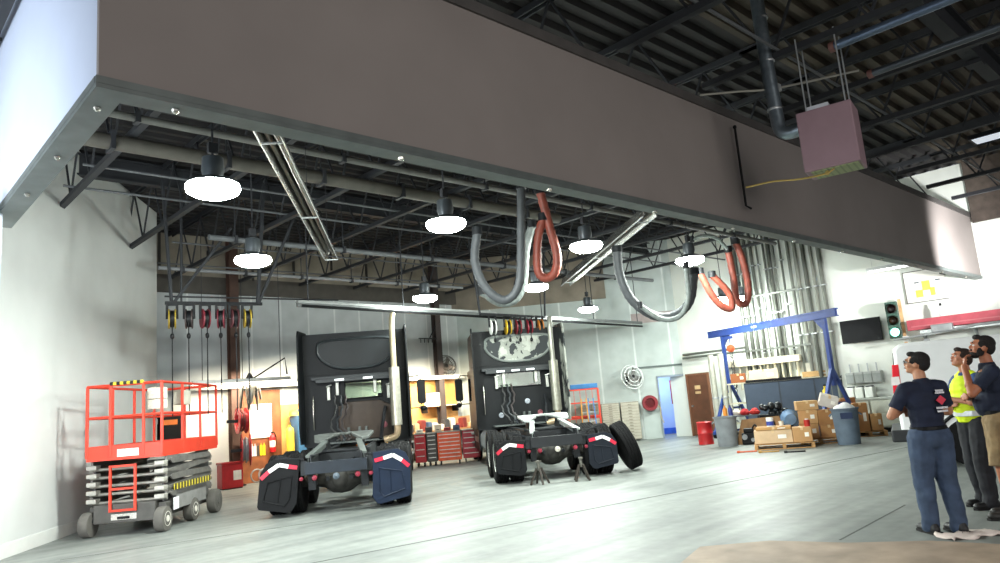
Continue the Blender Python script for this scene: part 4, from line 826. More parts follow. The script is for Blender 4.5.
for i, (x, lab) in enumerate(((716, 'thick pale vertical pipe left of the gantry leg'), (726, 'second thick pale pipe beside the gantry leg'))):
    q = RW(x, 400, 20.9); t = thing('standing_pipe', lab, 'pipe', (q.x, q.y, 0)); MB().tube([(0, 0, 0), (0, 0, 2.55), (0, .0, 2.6)], .09, 14).build('pipe', M('#a9a99c', .5, .2, var=.2), t, smooth=True); MB().lathe([(.1, 0), (.11, .03), (.1, .06)], (0, 0, 1.2), 'z', 14).build('coupling', GALV, t, smooth=True)
for i, (y_, lab) in enumerate(((355, 'upper of two dark horizontal pipes by the wall corner'), (358.5, 'lower of two dark horizontal pipes by the wall corner'))):
    a, b = RW(683, y_, XR - .3), RW(745, y_ - 4, XR - .3); b.z = a.z; t = thing('side_pipe', lab, 'pipe', a); MB().tube([(0, 0, 0), b - a], .04, 10).build('pipe', M('#62665f', .5, .3), t, smooth=True); MB().box(.2, .3, -.05, .05, -.03, .03).build('bracket', DARK, t)
# brown door on the right wall, opening frame
d1, d0 = RW(692, 410), RW(712, 410); y0, y1 = d0.y, d1.y; 
dt = MB().box(XR - .06, XR - .02, y0, y1, .02, 2.03).build('door_1', M('#5f3b27', .5, var=.25, scale=3)); dt['kind'] = 'structure'
fr = MB().box(XR - .08, XR, y1, y1 + .06, 0, 2.09).box(XR - .08, XR, y0 - .06, y0, 0, 2.09).box(XR - .08, XR, y0, y1, 2.03, 2.09).build('door_frame', M('#7a5138', .5), dt)
MB().cyl((XR - .06, y1 - .1, 1.0), (XR - .13, y1 - .1, 1.0), .03).build('door_handle', STEEL, dt)
MB().box(XR - .065, XR - .06, y0 + .3, y1 - .25, 1.55, 1.68).build('door_sign', M('#c7a97d', .5), dt); MB().box(XR - .065, XR - .06, y0 + .3, y1 - .25, 1.4, 1.48).build('door_sign', M('#c7a97d', .5), dt)
tr = MB().box(LB - .93, LB - .87, -.03, 0, 0, 2.1).box(LB - .93, LB - .0, -.03, 0, 2.05, 2.12); struct('door_2', tr, M('#7f8a94', .6), loc=KB, rotz=NBa)
# red extinguisher cabinet in the corridor opening
def lw_(x, y, z): return KB + _d * x - NB * y + V((0, 0, z))
t = thing('extinguisher_board', 'red extinguisher board seen through the blue lit opening', 'board', lw_(LB - .12, 1.3, 1.1), NBa)
MB().box(-.22, .16, 0, .03, 0, .85).build('board', M('#a51d28', .5), t)
t = thing('fire_extinguisher', 'red fire extinguisher hung on the red board by the blue lit opening', 'extinguisher', lw_(LB - .12, 1.2, 1.0), NBa)
def extinguisher(t):
    MB().lathe([(.001, 0), (.065, .01), (.07, .04), (.07, .34), (.05, .4), (.02, .42), (.02, .44)], n=16).build('cylinder', M('#c01f24', .35), t, smooth=True)
    MB().cbox((0, 0, .46), (.03, .1, .03)).tube([(0, 0, .45), (.05, 0, .45), (.085, 0, .35), (.08, 0, .15)], .011, 6).build('valve_hose', BLACK, t, smooth=True)
    MB().lathe([(.0705, .12), (.0715, .13), (.0715, .26), (.0705, .27)], n=16).build('label_band', M('#e6e2d8', .6), t, smooth=True)
extinguisher(t)
# ------------------------------------------------------------------ drawer cabinets, fans, red hose reel on the rear right wall
def drawers(x0, lab, rows=14, w=.62):
    t = thing('drawer_cabinet', lab, 'cabinet', lw_(x0, -.02, 0), NBa, 'beige drawer cabinets on the rear wall')
    MB().box(0, w, -.42, 0, .05, 1.32).build('carcass', M('#8f8b7e', .55, .2), t, bevel=.006)
    for k in range(rows): 
        z = .08 + k * 1.22 / rows; d = MB().box(.015, w - .015, -.436, -.42, z, z + 1.22 / rows - .014).build('drawer', M('#b3ae9e', .5, .2, var=.08), t, bevel=.003)
        MB().box(w * .4, w * .6, -.448, -.436, z + .03, z + .045).build('handle', M('#6e6a5e', .4, .5), d)
xq = (QW(643, 420) - KB); xe = xq.xy.length; 
for i, (dx, lab) in enumerate(((1.4, 'beige drawer cabinet, the one nearest the red cage'), (.98 - .24, 'beige drawer cabinet, right one below the wall fan'), (2.06, 'beige drawer cabinet partly behind the red cage'))): drawers(xe - dx, lab, (16, 12, 14)[i])
def fan(lab, p, ang, R=.36, hx='#b4b6b4'):
    t = thing('wall_fan', lab, 'fan', p, ang, 'caged wall fans'); mm = Matrix.Rotation(D(-12), 4, 'X')
    m = MB()
    for k in range(28):
        a = 2 * PI * k / 28; m.tube([mm @ V((.06 * math.cos(a), -.12, .06 * math.sin(a))), mm @ V((R * .8 * math.cos(a), -.11, R * .8 * math.sin(a))), mm @ V((R * math.cos(a), -.02, R * math.sin(a))), mm @ V((R * .7 * math.cos(a), .1, R * .7 * math.sin(a)))], .004, 4)
    for rr, y in ((R, -.02), (R * .8, -.11), (R * .5, -.12)): m.tube([mm @ V((rr * math.cos(2 * PI * k / 24), y, rr * math.sin(2 * PI * k / 24))) for k in range(24)], .012, 5, closed=True)
    m.build('cage', M(hx, .4, .4), t)
    for k in range(4):
        a = 2 * PI * k / 4 + .4; bm_ = mm @ Matrix.Rotation(a, 4, 'Y') @ Matrix.Translation((R * .45, -.03, 0)) @ Matrix.Rotation(D(28), 4, 'X'); MB().box(-.14, .14, -.004, .004, -.09, .09, bm_).build('blade', M('#6d6a66', .5, .4), t, bevel=.003)
    MB().cyl(mm @ V((0, -.06, 0)), mm @ V((0, .14, 0)), .07, n=14).bar(mm @ V((0, .14, 0)), (0, .3, -.08), .05).box(-.1, .1, .3, .32, -.2, .1).build('motor', DARK, t, smooth=True)
q = QW(632, 377, .34); fan('round caged fan high on the pale wall right of the second truck', q, NBa + D(25), .42)
q = BW(446, 366, YB - .35); fan('round caged fan mounted at the dark wall column between trucks', q, D(-15), .38, '#3d3733')
q = QW(650, 403, .12)
t = thing('hose_reel', 'dark red air hose reel on the rear wall by the blue lit opening', 'reel', q, NBa)
MB().lathe([(.001, -.05), (.15, -.05), (.17, -.1), (.26, -.1), (.27, -.07), (.2, -.05), (.2, .05), (.27, .07), (.26, .09), (.1, .1)], (0, 0, 0), 'y', 24).build('spool', M('#7c1822', .45), t, smooth=True); MB().lathe([(.2, -.05), (.24, -.04), (.24, .04), (.2, .05)], axis='y', n=20).build('hose_coil', M('#6c1c22', .6), t, smooth=True)
MB().tube(spline([(.22, 0, -.1), (.34, 0, -.2), (.32, 0, -.45), (.4, 0, -.7)], 6), .014, 6).build('hose_end', M('#b9a878', .6), t, smooth=True)
# ------------------------------------------------------------------ right wall equipment
a, b = RW(841, 322), RW(881, 317); zt_ = 3.16; zb_ = 2.5
t = thing('wall_television', 'black flat television mounted on the right wall by the traffic light', 'television', (XR - .12, (a.y + b.y) / 2, (zt_ + zb_) / 2)); hw = (a.y - b.y) / 2
MB().box(-.03, .03, -hw, hw, -.33, .33).build('casing', BLACK, t, bevel=.008); MB().box(-.034, -.03, -hw + .03, hw - .03, -.3, .3).build('screen', M('#0b0c0f', .5, spec=.2), t); MB().box(.03, .12, -.15, .15, -.12, .12).build('wall_bracket', DARK, t)
p = RW(893, 319, XR - .35); p.z = 2.98
t = thing('traffic_light', 'three lamp traffic light with the green lamp lit, on a wooden post', 'traffic light', p, D(12)); t.scale = (.76, .76, .76)
MB().box(-.02, .22, -.2, .2, -.65, .68).build('housing', M('#3a5a4c', .5), t, bevel=.02)
for k, (z, c, e) in enumerate(((.43, '#2a1512', 0), (0, '#3a2410', 0), (-.43, '#6dffd0', 9))):
    l = MB().lathe([(.001, -.05), (.1, -.04), (.15, -.02), (.16, 0)], (0, 0, z), 'x', 20).build('lamp', M(c, .3) if not e else emis('#8dffe0', 6), t, smooth=True)
    MB().lathe([(.17, -.24), (.178, -.02), (.165, -.02), (.16, -.24)], (0, 0, z), 'x', 20, caps=False).build('visor', BLACK if k else M('#201512', .5), l, smooth=True)
MB().box(.1, .2, -.32, -.22, -1.6, .75).build('post', M('#c9a070', .7, var=.3), t); MB().box(.05, .33, -.4, -.2, -.8, -.6).build('post_bracket', WHITE, t)
a = RW(905, 277); bq = RW(945, 299)
ys_ = (6.62, 5.62); t = thing('wall_poster', 'large white framed wall sheet with yellow blocks, high on the right wall', 'poster', (XR - .03, 6.12, 3.83)); 
MB().box(-.01, .02, -.5, .5, -.42, .42).build('sheet', M('#e2e0d8', .6, var=.04), t); m = MB()
m.box(-.02, .02, -.52, .52, .42, .44).box(-.02, .02, -.52, .52, -.44, -.42).box(-.02, .02, .5, .52, -.44, .44).build('frame', M('#57564f', .5), t)
for y, z, w_, h_ in ((-.02, -.0, .2, .26), (.17, -.2, .18, .2), (-.16, -.18, .12, .22)): MB().box(-.014, -.009, y - w_ / 2, y + w_ / 2, z - h_ / 2, z + h_ / 2).build('yellow_block', M('#efdc52', .6), t)
for y in (.2, -.32): MB().box(-.014, -.009, y - .06, y + .06, .09, .13).build('printed_mark', M('#5c6268', .6), t)
q = RW(892, 269, XR - .5)
t = thing('tube_light', 'white fluorescent tube fixture high on the right wall under the bulkhead edge', 'light', (XR - .5, q.y, 4.4)); MB().box(-.07, .07, -.65, .65, .02, .1).tube([(0, -.5, .1), (0, -.5, .9)], .01, 5).tube([(0, .5, .1), (0, .5, .9)], .01, 5).build('fixture', M('#c3c6c4', .4), t, bevel=.01)
MB().tube([(0, -.62, -.01), (0, .62, -.01)], .025, 10).build('tube', emis('#ffffff', 5), t, smooth=True)
q = RW(884, 257, 19.6); t = thing('exit_lamp', 'small green lit sign lamp just below the bulkhead flange at the right', 'lamp', (19.9, 5.15, 3.9)); MB().box(-.16, .16, -.03, .03, -.07, .07).build('casing', DARK, t, bevel=.01); MB().box(-.14, .14, -.034, -.03, -.05, .05).build('lens', emis('#29e08a', 3), t); MB().cyl((0, 0, .07), (0, 0, .4), .01).build('stem', DARK, t)
# red beam boards on brackets
a = RW(905, 333, XR - .3); t = thing('wall_boom', 'long red beam carried on grey brackets along the right wall above the men', 'boom', (XR - .35, 6.62, 2.62))
MB().box(-.1, .1, -3.6, 0, .02, .3).build('beam', M('#ad4450', .5), t, bevel=.01); MB().box(-.105, -.1, -3.5, -.1, .1, .13).build('pinstripe', M('#b9646a', .5), t); MB().box(-.16, .16, -3.6, -.3, -.1, .0).build('carrier_rail', M('#a9acab', .4, .6), t, bevel=.008)
MB().tube([(-.2, .35, -.18), (-.2, -.8, -.12), (-.2, -1.6, -.02), (-.15, -2.4, -.02)], .03, 8).build('arm_tube', GALV, t, smooth=True); MB().cbox((-.15, -.85, .0), (.2, .5, .2)).build('joint_housing', M('#8d8f90', .5, .4), t, bevel=.02); MB().cbox((-.2, -.45, -.3), (.1, .12, .12)).build('joint_housing', M('#8d8f90', .5, .4), t, bevel=.02)
for y in (-.3, -1.5, -2.7): MB().prism([(-.1, -.0), (.33, -.0), (.33, -.35)], y - .02, y + .02, 'y').build('wall_bracket', GALV, t)
MB().box(-.108, -.104, -2.75, -2.6, .12, .22).build('painted_mark', M('#e6d3c3', .6), t)
t = thing('spray_bottle', 'white bottle with black cap standing on the red beam', 'bottle', (XR - .4, 5.75, 2.93)); MB().lathe([(.001, 0), (.05, .0), (.055, .02), (.055, .22), (.02, .27)], n=14).build('bottle', M('#e6e6e6', .3), t, smooth=True); MB().cyl((0, 0, .27), (0, 0, .34), .03).build('cap', BLACK, t)
# bench, grey bins
a = RW(845, 400); 
t = thing('wall_bench', 'long low pale cabinet bench along the right wall', 'bench', (XR - .75, 5.6, 0))
MB().box(0, .74, -2.6, 3.4, .13, .88).build('carcass', M('#b9bdb0', .6), t, bevel=.01); MB().box(-.03, .74, -2.63, 3.43, .88, .93).build('worktop', M('#a5aaa2', .5), t, bevel=.008); MB().box(.05, .7, -2.55, 3.35, 0, .13).build('plinth', BLACK, t)
for k in range(5): MB().box(-.02, 0, -2.55 + k * 1.19, -1.42 + k * 1.19, .17, .5).build('door', M('#c5c9bc', .55), t, bevel=.004); MB().box(-.02, 0, -2.55 + k * 1.19, -1.42 + k * 1.19, .53, .85).build('drawer', M('#c5c9bc', .55), t, bevel=.004)
for i, x in enumerate((852, 861, 870, 879)):
    q = RW(x, 384, XR - .14); t = thing('electrical_box', 'grey electrical box in a row under the television, %s from the left' % ('first', 'second', 'third', 'fourth')[i], 'box', (XR - .01, q.y, 1.5), 0, 'grey boxes under the television')
    MB().box(-.2, 0, -.12, .12, -.16, .16).build('casing', M('#9b9f9b', .5, .2), t, bevel=.015); MB().box(-.21, -.2, -.1, .1, -.13, .1).build('cover', M('#858a87', .5, .2), t, bevel=.005); MB().tube([(-.1, 0, .16), (-.1, 0, .4)], .02, 8).build('conduit', GALV, t, smooth=True)
for i, x in enumerate((852, 861, 871)):
    q = RW(x, 394, XR - .3); t = thing('battery_charger', 'white charger unit with dark terminals on the bench top, %s from the left' % ('first', 'second', 'third')[i], 'charger', (XR - .3, q.y, .935), 0, 'white chargers on the bench')
    MB().box(-.14, .14, -.11, .11, 0, .3).build('casing', M('#d9dbd6', .5), t, bevel=.02); MB().box(-.1, .1, -.08, .08, .3, .33).build('handle', DARK, t, bevel=.01)
# ------------------------------------------------------------------ clutter under the gantry
RA = D(-63)     # the row faces the camera; local x runs along it
CR = F(757, 451); CR.z = 0
RR = Matrix.Rotation(RA, 3, 'Z')
def K(px, py, back=0.0): q = F(px, py); q.z = 0; return q + RR @ V((0, back, 0))
def pallet(lab, loc, w=1.1, d=1.0, hx='#a87f50'):
    t = thing('wooden_pallet', lab, 'pallet', loc, RA, 'wooden pallets under the gantry'); W_ = M(hx, .85, var=.3, scale=9)
    for k in range(6): MB().box(-w / 2, w / 2, k * d / 6, k * d / 6 + .11, .11, .13).build('deck_board', W_, t)
    for x in (-w / 2 + .04, 0, w / 2 - .04): MB().box(x - .04, x + .04, 0, d, .02, .11).build('stringer', W_, t)
    for k in (0, 2): MB().box(-w / 2, w / 2, k * d / 2.4, k * d / 2.4 + .1, 0, .02).build('bottom_board', W_, t)
    return t
def carton(lab, loc, sz, rz=0, hx='#b5875a', grp='cardboard cartons under the gantry'):
    t = thing('cardboard_box', lab, 'box', loc, RA + rz, grp); w, d, h = sz
    MB().box(-w / 2, w / 2, 0, d, 0, h).build('carton', M(hx, .85, var=.12, scale=4), t, bevel=.01)
    MB().box(-.03, .03, -.003, d + .003, h - .06, h + .004).build('packing_tape', M('#d8b98a', .4), t); MB().box(w * .12, w * .34, -.004, -.002, h * .35, h * .65).build('shipping_label', M('#e9e4da', .6), t)
    return t
pa = K(785, 449); pallet('front wooden pallet carrying the long flat cartons', pa, 1.35, 1.0)
def up(v, z): return V((v.x, v.y, v.z + z))
def off(v, x, y, z): return v + RR @ V((x, y, 0)) + V((0, 0, z))
carton('long flat carton wrapped in pale plastic on the front pallet, left part', off(pa, -.22, .08, .14), (.86, .7, .3), 0, '#c9ab88'); carton('open brown carton on the right of the front pallet', off(pa, .43, .05, .14), (.42, .6, .33), D(3), '#bb8f5f'); carton('thin flat carton lying on top of the plastic wrapped one', off(pa, -.2, .1, .45), (.8, .6, .07), D(-2), '#b98d58')
t = thing('paint_tin', 'white and blue tin standing on the flat carton', 'tin', off(pa, -.25, .3, .53)); MB().lathe([(.001, 0), (.085, 0), (.085, .2), (.08, .21), (.001, .205)], n=18).build('tin', WHITE, t, smooth=True); MB().lathe([(.0865, .02), (.0865, .12)], n=18).build('label_band', M('#2d3f93', .5), t)
tag(MB().lathe([(.001, 0), (.05, 0), (.06, .11), (.05, .1), (.001, .02)], n=14).build('paper_cup', M('#efe2cf', .6), smooth=True, loc=off(pa, .0, .25, .53)), 'pale cup beside the white and blue tin', 'cup')
pb = K(822, 444); pallet('wooden pallet under the tall stack of taped cartons', pb, .95, .95)
for i, (x, y, z, w_, h_, hx, lab) in enumerate(((-.22, .05, .14, .42, .36, '#b98b5a', 'lower left carton of the tall stack'), (.22, .03, .14, .4, .3, '#ab7b4b', 'lower right carton of the tall stack, patched with labels'), (-.22, .06, .505, .44, .32, '#c09463', 'middle left carton of the tall stack'), (.22, .05, .445, .42, .36, '#a97849', 'middle right carton of the tall stack, crumpled'), (-.2, .06, .83, .5, .22, '#c39a68', 'top left carton of the tall stack'))): carton(lab, off(pb, x, y, z), (w_, .5, h_), D(random.uniform(-4, 4)), hx)
o = carton('pale plastic box tilted on top of the carton stack by the grey bin', off(pb, .25, .08, .86), (.42, .45, .28), 0, '#cfc6bd'); o.rotation_euler = (D(6), D(20), RA)
t = thing('blue_bowl', 'pale blue plastic tub leaning on the cartons', 'tub', off(pb, -.62, .35, .62), RA); t.rotation_euler = (D(-75), 0, RA + D(10)); MB().lathe([(.001, 0), (.14, .0), (.2, .17), (.215, .175), (.2, .19), (.13, .02), (.001, .015)], n=22).build('tub', M('#6d8fb5', .5), t, smooth=True)
t = thing('spray_can', 'red tin with white band between the flat cartons and the stack', 'tin', off(pa, .58, .35, .475)); MB().lathe([(.001, 0), (.07, 0), (.07, .15), (.001, .155)], n=16).build('tin', M('#c22b20', .4), t, smooth=True); MB().cyl((0, 0, .155), (0, 0, .18), .04).build('cap', WHITE, t)
pc = K(872, 437, .15); pallet('small wooden pallet right of the grey bin', pc, .8, .8)
carton('tall upright brown carton right of the grey bin', off(pc, -.14, .08, .14), (.34, .4, .72), 0, '#a9794a'); carton('short brown carton at the right end of the row', off(pc, .2, .1, .14), (.28, .35, .42), 0, '#b08555'); carton('brown carton behind the yellow bottle and grey bin', off(pc, -.55, .7, .0), (.8, .4, 1.0), D(4), '#a86f42')
t = thing('yellow_bottle', 'yellow bottle standing on the carton behind the grey bin', 'bottle', off(pc, -.85, .85, 1.0)); MB().lathe([(.001, 0), (.07, 0), (.075, .03), (.075, .24), (.03, .3), (.03, .36), (.001, .36)], n=14).build('bottle', M('#e8c91b', .4), t, smooth=True); MB().cyl((0, 0, .36), (0, 0, .4), .035).build('cap', BLACK, t)
def bin_(lab, loc, hx, R=.28, Hh=.76):
    t = thing('trash_can', lab, 'trash can', loc, RA, 'large round trash cans under the gantry')
    MB().lathe([(.001, 0), (R * .82, 0), (R * .84, .03), (R * .97, Hh - .05), (R * 1.05, Hh - .04), (R * 1.07, Hh), (R * 1.0, Hh), (R * .95, Hh - .06), (R * .8, .03), (.001, .03)], n=26).build('barrel', M(hx, .6), t, smooth=True)
    for s in (-1, 1): MB().tube([(s * R * .98, -.08, Hh - .12), (s * (R * 1.15), -.06, Hh - .17), (s * (R * 1.15), .06, Hh - .17), (s * R * .98, .08, Hh - .12)], .018, 6).build('handle', M(hx, .6), t, smooth=True)
    for k in range(6): a = 2 * PI * k / 6; 
    return t
ca = K(851, 445, .28); bin_('blue grey trash can at the right of the carton stack', ca, '#5b6876', .3, .84)
MB().box(-.13, .13, -.29, -.28, .6, .74).build('placard', M('#1f2d4d', .6), bpy.data.objects['trash_can'])
o = MB().ball((0, 0, .1), (.25, .24, .12), 16, 10).ball((.12, .02, .17), (.1, .12, .08), 10, 8).build('trash_bag', M('#e7e7e6', .5, bump=.6), smooth=True, loc=up(ca, .72)); tag(o, 'white bag heaped in the mouth of the blue grey trash can', 'bag')
cb_ = K(728, 447, .3); bin_('grey trash can left of the flat cartons, beside the red drum', cb_, '#7b8084', .3, .78)
t = thing('red_drum', 'red drum on the floor beside the left trash can', 'drum', K(706, 445, .25)); MB().lathe([(.001, 0), (.2, 0), (.215, .01), (.21, .03), (.21, .3), (.218, .31), (.21, .32), (.21, .6), (.22, .61), (.2, .63), (.001, .63)], n=22).build('drum', M('#b01f22', .4), t, smooth=True); MB().lathe([(.03, .63), (.03, .65), (.001, .65)], n=10, c=(.1, 0, 0)).build('bung', STEEL, t)
# cart with assorted parts between the bin and the leaning board
cc = K(748, 444, .5)
t = thing('parts_cart', 'dark steel cart loaded with parts behind the left trash can', 'cart', cc, RA)
for x in (-.55, .35):
    for y in (-.2, .3): MB().bar((x, y, .1), (x, y, .72), .04).build('leg', DARK, t); MB().lathe([(.05, -.02), (.05, .02)], (x, y, .05), 'x', 12).build('caster', BLACK, t, smooth=True)
for z in (.28, .72): MB().box(-.6, .4, -.25, .35, z, z + .03).build('shelf', M('#54565a', .5, .4), t)
for i, (x, y, c, kind, lab) in enumerate(((-.5, -.1, '#e08a22', 0, 'orange bottle at the left of the cart top'), (-.36, -.1, '#2b3a86', 0, 'blue bottle beside the orange one on the cart'), (-.2, .05, '#d9cfc0', 1, 'crumpled pale bundle on the middle of the cart'), (.02, 0, '#a71e22', 1, 'red cloth heap on the cart'), (.28, 0, '#b32a24', 1, 'second red cloth heap at the right of the cart'))):
    if kind == 0: o = MB().lathe([(.001, 0), (.06, 0), (.06, .2), (.025, .25), (.025, .3), (.001, .3)], n=12).build('plastic_bottle', M(c, .5), smooth=True, loc=off(cc, x, y, .75)); tag(o, lab, 'bottle', 'bottles on the cart')
    else:
        o = MB().ball((0, 0, .06), (.15, .14, .07), 12, 8).ball((.06, .03, .11), (.09, .1, .07), 10, 8).ball((-.08, 0, .08), (.08, .1, .06), 10, 8).build('cloth_heap', M(c, .9, bump=.6), smooth=True, loc=off(cc, x, y, .745)); tag(o, lab, 'cloth', 'cloth heaps on the cart')
for i, (x, y, s, lab) in enumerate(((.05, -.55, 1, 'dark engine part on the floor before the cart'), (.45, -.3, 1.2, 'black machine with hose behind the leaning board'))):
    t = thing('engine_part', lab, 'engine part', off(cc, x, y, 0), RA); t.scale = (s, s, s)
    MB().box(-.18, .18, -.15, .15, .0, .3).box(-.12, .14, -.12, .12, .3, .42).build('block', BLACK, t, bevel=.03); MB().cyl((-.1, -.15, .2), (-.1, -.24, .2), .07).cyl((.1, -.15, .12), (.1, -.2, .12), .05).build('pulley', STEEL, t, smooth=True); MB().tube(spline([(.1, 0, .4), (.2, -.1, .5), (.25, -.15, .3), (.15, -.2, .1)], 5), .02, 6).build('hose', DARK, t, smooth=True)
for x, z, lab in ((.62, .9, 'left black bag of parts heaped before the grey divider'), (.98, .86, 'right black bag of parts heaped before the grey divider')):
    q = off(cc, x, .25, 0); m = MB()
    for k in range(7): m.ball((random.uniform(-.14, .14), random.uniform(-.1, .1), random.uniform(.0, .22)), random.uniform(.07, .12), 8, 6)
    t = thing('black_bag', lab, 'bag', V((q.x, q.y, .72)), RA, 'black bags before the divider'); m.build('bag', M('#14171a', .35, bump=.6), t, smooth=True)
st_ = thing('machine_stand', 'dark box stand under the black bags before the divider', 'stand', off(cc, .8, .25, 0), RA); MB().box(-.42, .42, -.2, .25, 0, .7).build('body', BLACK, st_, bevel=.02); MB().box(-.42, .42, -.23, .25, .68, .71).build('top', DARK, st_)
t = thing('plywood_board', 'brown plywood board leaning behind the front pallet', 'board', off(K(765, 445, .55), -.1, .0, .0), RA); t.rotation_euler = (D(-20), 0, RA)
MB().prism([(-.62, 0), (-.42, .68), (.55, .72), (.72, .0)], -.012, .012, 'y').build('board', M('#96704a', .8, var=.3, scale=5), t)
for i, (x, lab) in enumerate(((748, 'orange grip tool lying left of the front pallet'), (796, 'black handled tool on the floor before the front pallet'), (770, 'short wooden stick on the floor before the front pallet'))):
    q = K(x, 452.5); o = MB().tube([(-.2, 0, .02), (.1, .02, .02), (.2, .05, .02)], .018, 6).cyl((-.24, -.02, .02), (-.18, .0, .02), .03).build('hand_tool', M(['#c7542a', '#1b1b1b', '#b48a4a'][i], .6), smooth=True, loc=q, rotz=RA); tag(o, lab, 'tool')
# grey three panel divider and stuff on it
dv = off(F(795, 424, 0.0), 0, 0, 0); a, b = F(745, 438), F(828, 434)
d0_ = K(733, 440, .75)
for i in range(3):
    t = thing('divider_panel', 'blue grey divider panel behind the cartons, %s of three' % ('leftmost', 'middle', 'rightmost')[i], 'panel', d0_ + RR @ V((i * .98 + 1.0, 0, 0)), RA, 'blue grey divider panels')
    MB().box(-.5, .5, -.03, .03, .12, 1.58).build('panel', M('#3b4757', .7, var=.08), t, bevel=.01); MB().box(-.51, -.49, -.035, .035, .0, 1.6).box(.49, .51, -.035, .035, 0, 1.6).box(-.5, .5, -.035, .035, 1.58, 1.61).build('frame', M('#2b323c', .5), t); MB().box(-.5, -.4, -.25, .25, 0, .04).build('foot', DARK, t)
sh0 = d0_ + RR @ V((1.55, .42, 0)); t = thing('storage_rack', 'pale storage rack standing behind the grey divider', 'rack', sh0, RA)
for x in (-1.5, 0, 1.5):
    for y in (-.3, .3): MB().bar((x, y, 0), (x, y, 1.62), .05).build('post', M('#a5a394', .5), t)
for z in (.4, 1.0, 1.6): MB().box(-1.55, 1.55, -.33, .33, z, z + .04).build('shelf', M('#bdb79f', .6), t)
for i, (x, w_, h_, hx, lab) in enumerate(((-1.2, .45, .28, '#8a4f2a', 'dark brown carton at the left end of the rack top'), (-.45, .85, .34, '#cdbda6', 'long pale carton on the rack top'), (1.1, .9, .16, '#bf9b6a', 'flat brown carton at the right end of the rack top'))): carton(lab, sh0 + RR @ V((x, -.25, 0)) + V((0, 0, 1.645)), (w_, .45, h_), 0, hx, 'cartons on top of the rack')
t = tag(MB().box(-.8, .8, -.05, .05, 0, .08).build('black_tray', BLACK, loc=d0_ + RR @ V((1.35, 0, 0)) + V((0, 0, 1.615)), rotz=RA), 'long black tray lying on the divider top edge', 'tray')
t = thing('paper_stack', 'upright white sheet and blue box on the rack right end', 'box', sh0 + RR @ V((.9, -.1, 1.0)) + V((0, 0, .81)), RA); t.location.z = 1.81; MB().box(-.12, .12, -.1, .1, 0, .26).build('box', M('#c9c6b6', .6), t)
# ------------------------------------------------------------------ red safety cage, ladder by the drawer cabinets
cg = QW(588, 430, 1.3); cgt = thing('red_cage', 'red wire cage cart with a blue lid, behind the second truck', 'cage', V((cg.x, cg.y, 0)), NBa)
for x in (-.75, .45):
    for y in (-.3, .3): MB().bar((x, y, 0), (x, y, 1.85), .05).build('post', ORED, cgt)
for z in (.15, .55, .95, 1.4, 1.83):
    for y in (-.32, .29): MB().box(-.75, .45, y, y + .03, z, z + .04).build('rail', ORED, cgt)
for k in range(7): MB().bar((-.75 + k * .2, -.3, .15), (-.75 + k * .2, -.3, 1.85), .014).build('cage_bar', ORED, cgt)
MB().box(-.75, .45, -.3, .3, .9, .95).build('shelf', ORED, cgt)
tag(MB().box(-.45, .45, -.25, .25, 0, .16).build('blue_crate', M('#2f6fa6', .5), loc=V((cg.x, cg.y, 1.87)), rotz=NBa, bevel=.02), 'flat blue crate on top of the red cage', 'crate')
for i, (x, hx, lab) in enumerate(((-.05, '#c78a2c', 'yellow brown step ladder in front of the red cage'), (.18, '#3f74a8', 'blue step ladder in front of the red cage'))):
    t = thing('step_ladder', lab, 'ladder', V((cg.x, cg.y, 0)) + Matrix.Rotation(NBa, 3, 'Z') @ V((x, -.5, 0)), NBa)
    for s in (-1, 1): MB().bar((s * .13, -.1, 0), (s * .08, .1, 1.55), .04).build('rail', M(hx, .5), t)
    for k in range(5): z = .25 + k * .28; MB().box(-.12 + k * .008, .12 - k * .008, -.08 + .035 * k, .0 + .035 * k, z, z + .03).build('tread', GALV, t)
# ------------------------------------------------------------------ tool chests between the trucks and the bench behind
def chest(lab, loc, rz, w, hx, nd, Hh=.92, grp='roller tool chests between the trucks'):
    t = thing('tool_chest', lab, 'tool chest', loc, rz, grp)
    MB().box(0, w, 0, .55, .12, Hh).build('cabinet', M(hx, .4), t, bevel=.012); MB().box(-.01, w + .01, -.02, .57, Hh, Hh + .03).build('top', M('#8f8a84', .5, .3), t)
    for k in range(nd):
        z = .15 + k * (Hh - .18) / nd; d = MB().box(.02, w - .02, -.02, 0, z, z + (Hh - .18) / nd - .012).build('drawer', M(hx, .35), t, bevel=.004); MB().box(.04, w - .04, -.035, -.02, z + (Hh - .18) / nd - .045, z + (Hh - .18) / nd - .025).build('handle', M('#c9c6c2', .3, .7), d)
    for x in (.07, w - .07):
        for y in (.08, .47): MB().lathe([(.055, -.02), (.055, .02)], (x, y, .055), 'x', 12).build('caster', BLACK, t, smooth=True)
    return t
ra = D(-40); RC = Matrix.Rotation(ra, 3, 'Z'); c0 = F(416, 467.5); c0.z = 0
chest('dark red tool chest at the left of the row between the trucks', c0, ra, .32, '#a3222a', 4); chest('black drawer tool chest between the two red ones', c0 + RC @ V((.34, 0, 0)), ra, .3, '#3a3634', 6); chest('orange red tool chest, widest of the row', c0 + RC @ V((.66, 0, 0)), ra, .68, '#d2512a', 7); chest('crimson tool chest at the right end beside the second truck', c0 + RC @ V((1.38, .25, 0)), ra, .5, '#9c2230', 5)
random.seed(5)
tl = ['#d8d3c6', '#2a2a2c', '#b7ab98', '#8c2a2c', '#3d4c66', '#c7a35a']
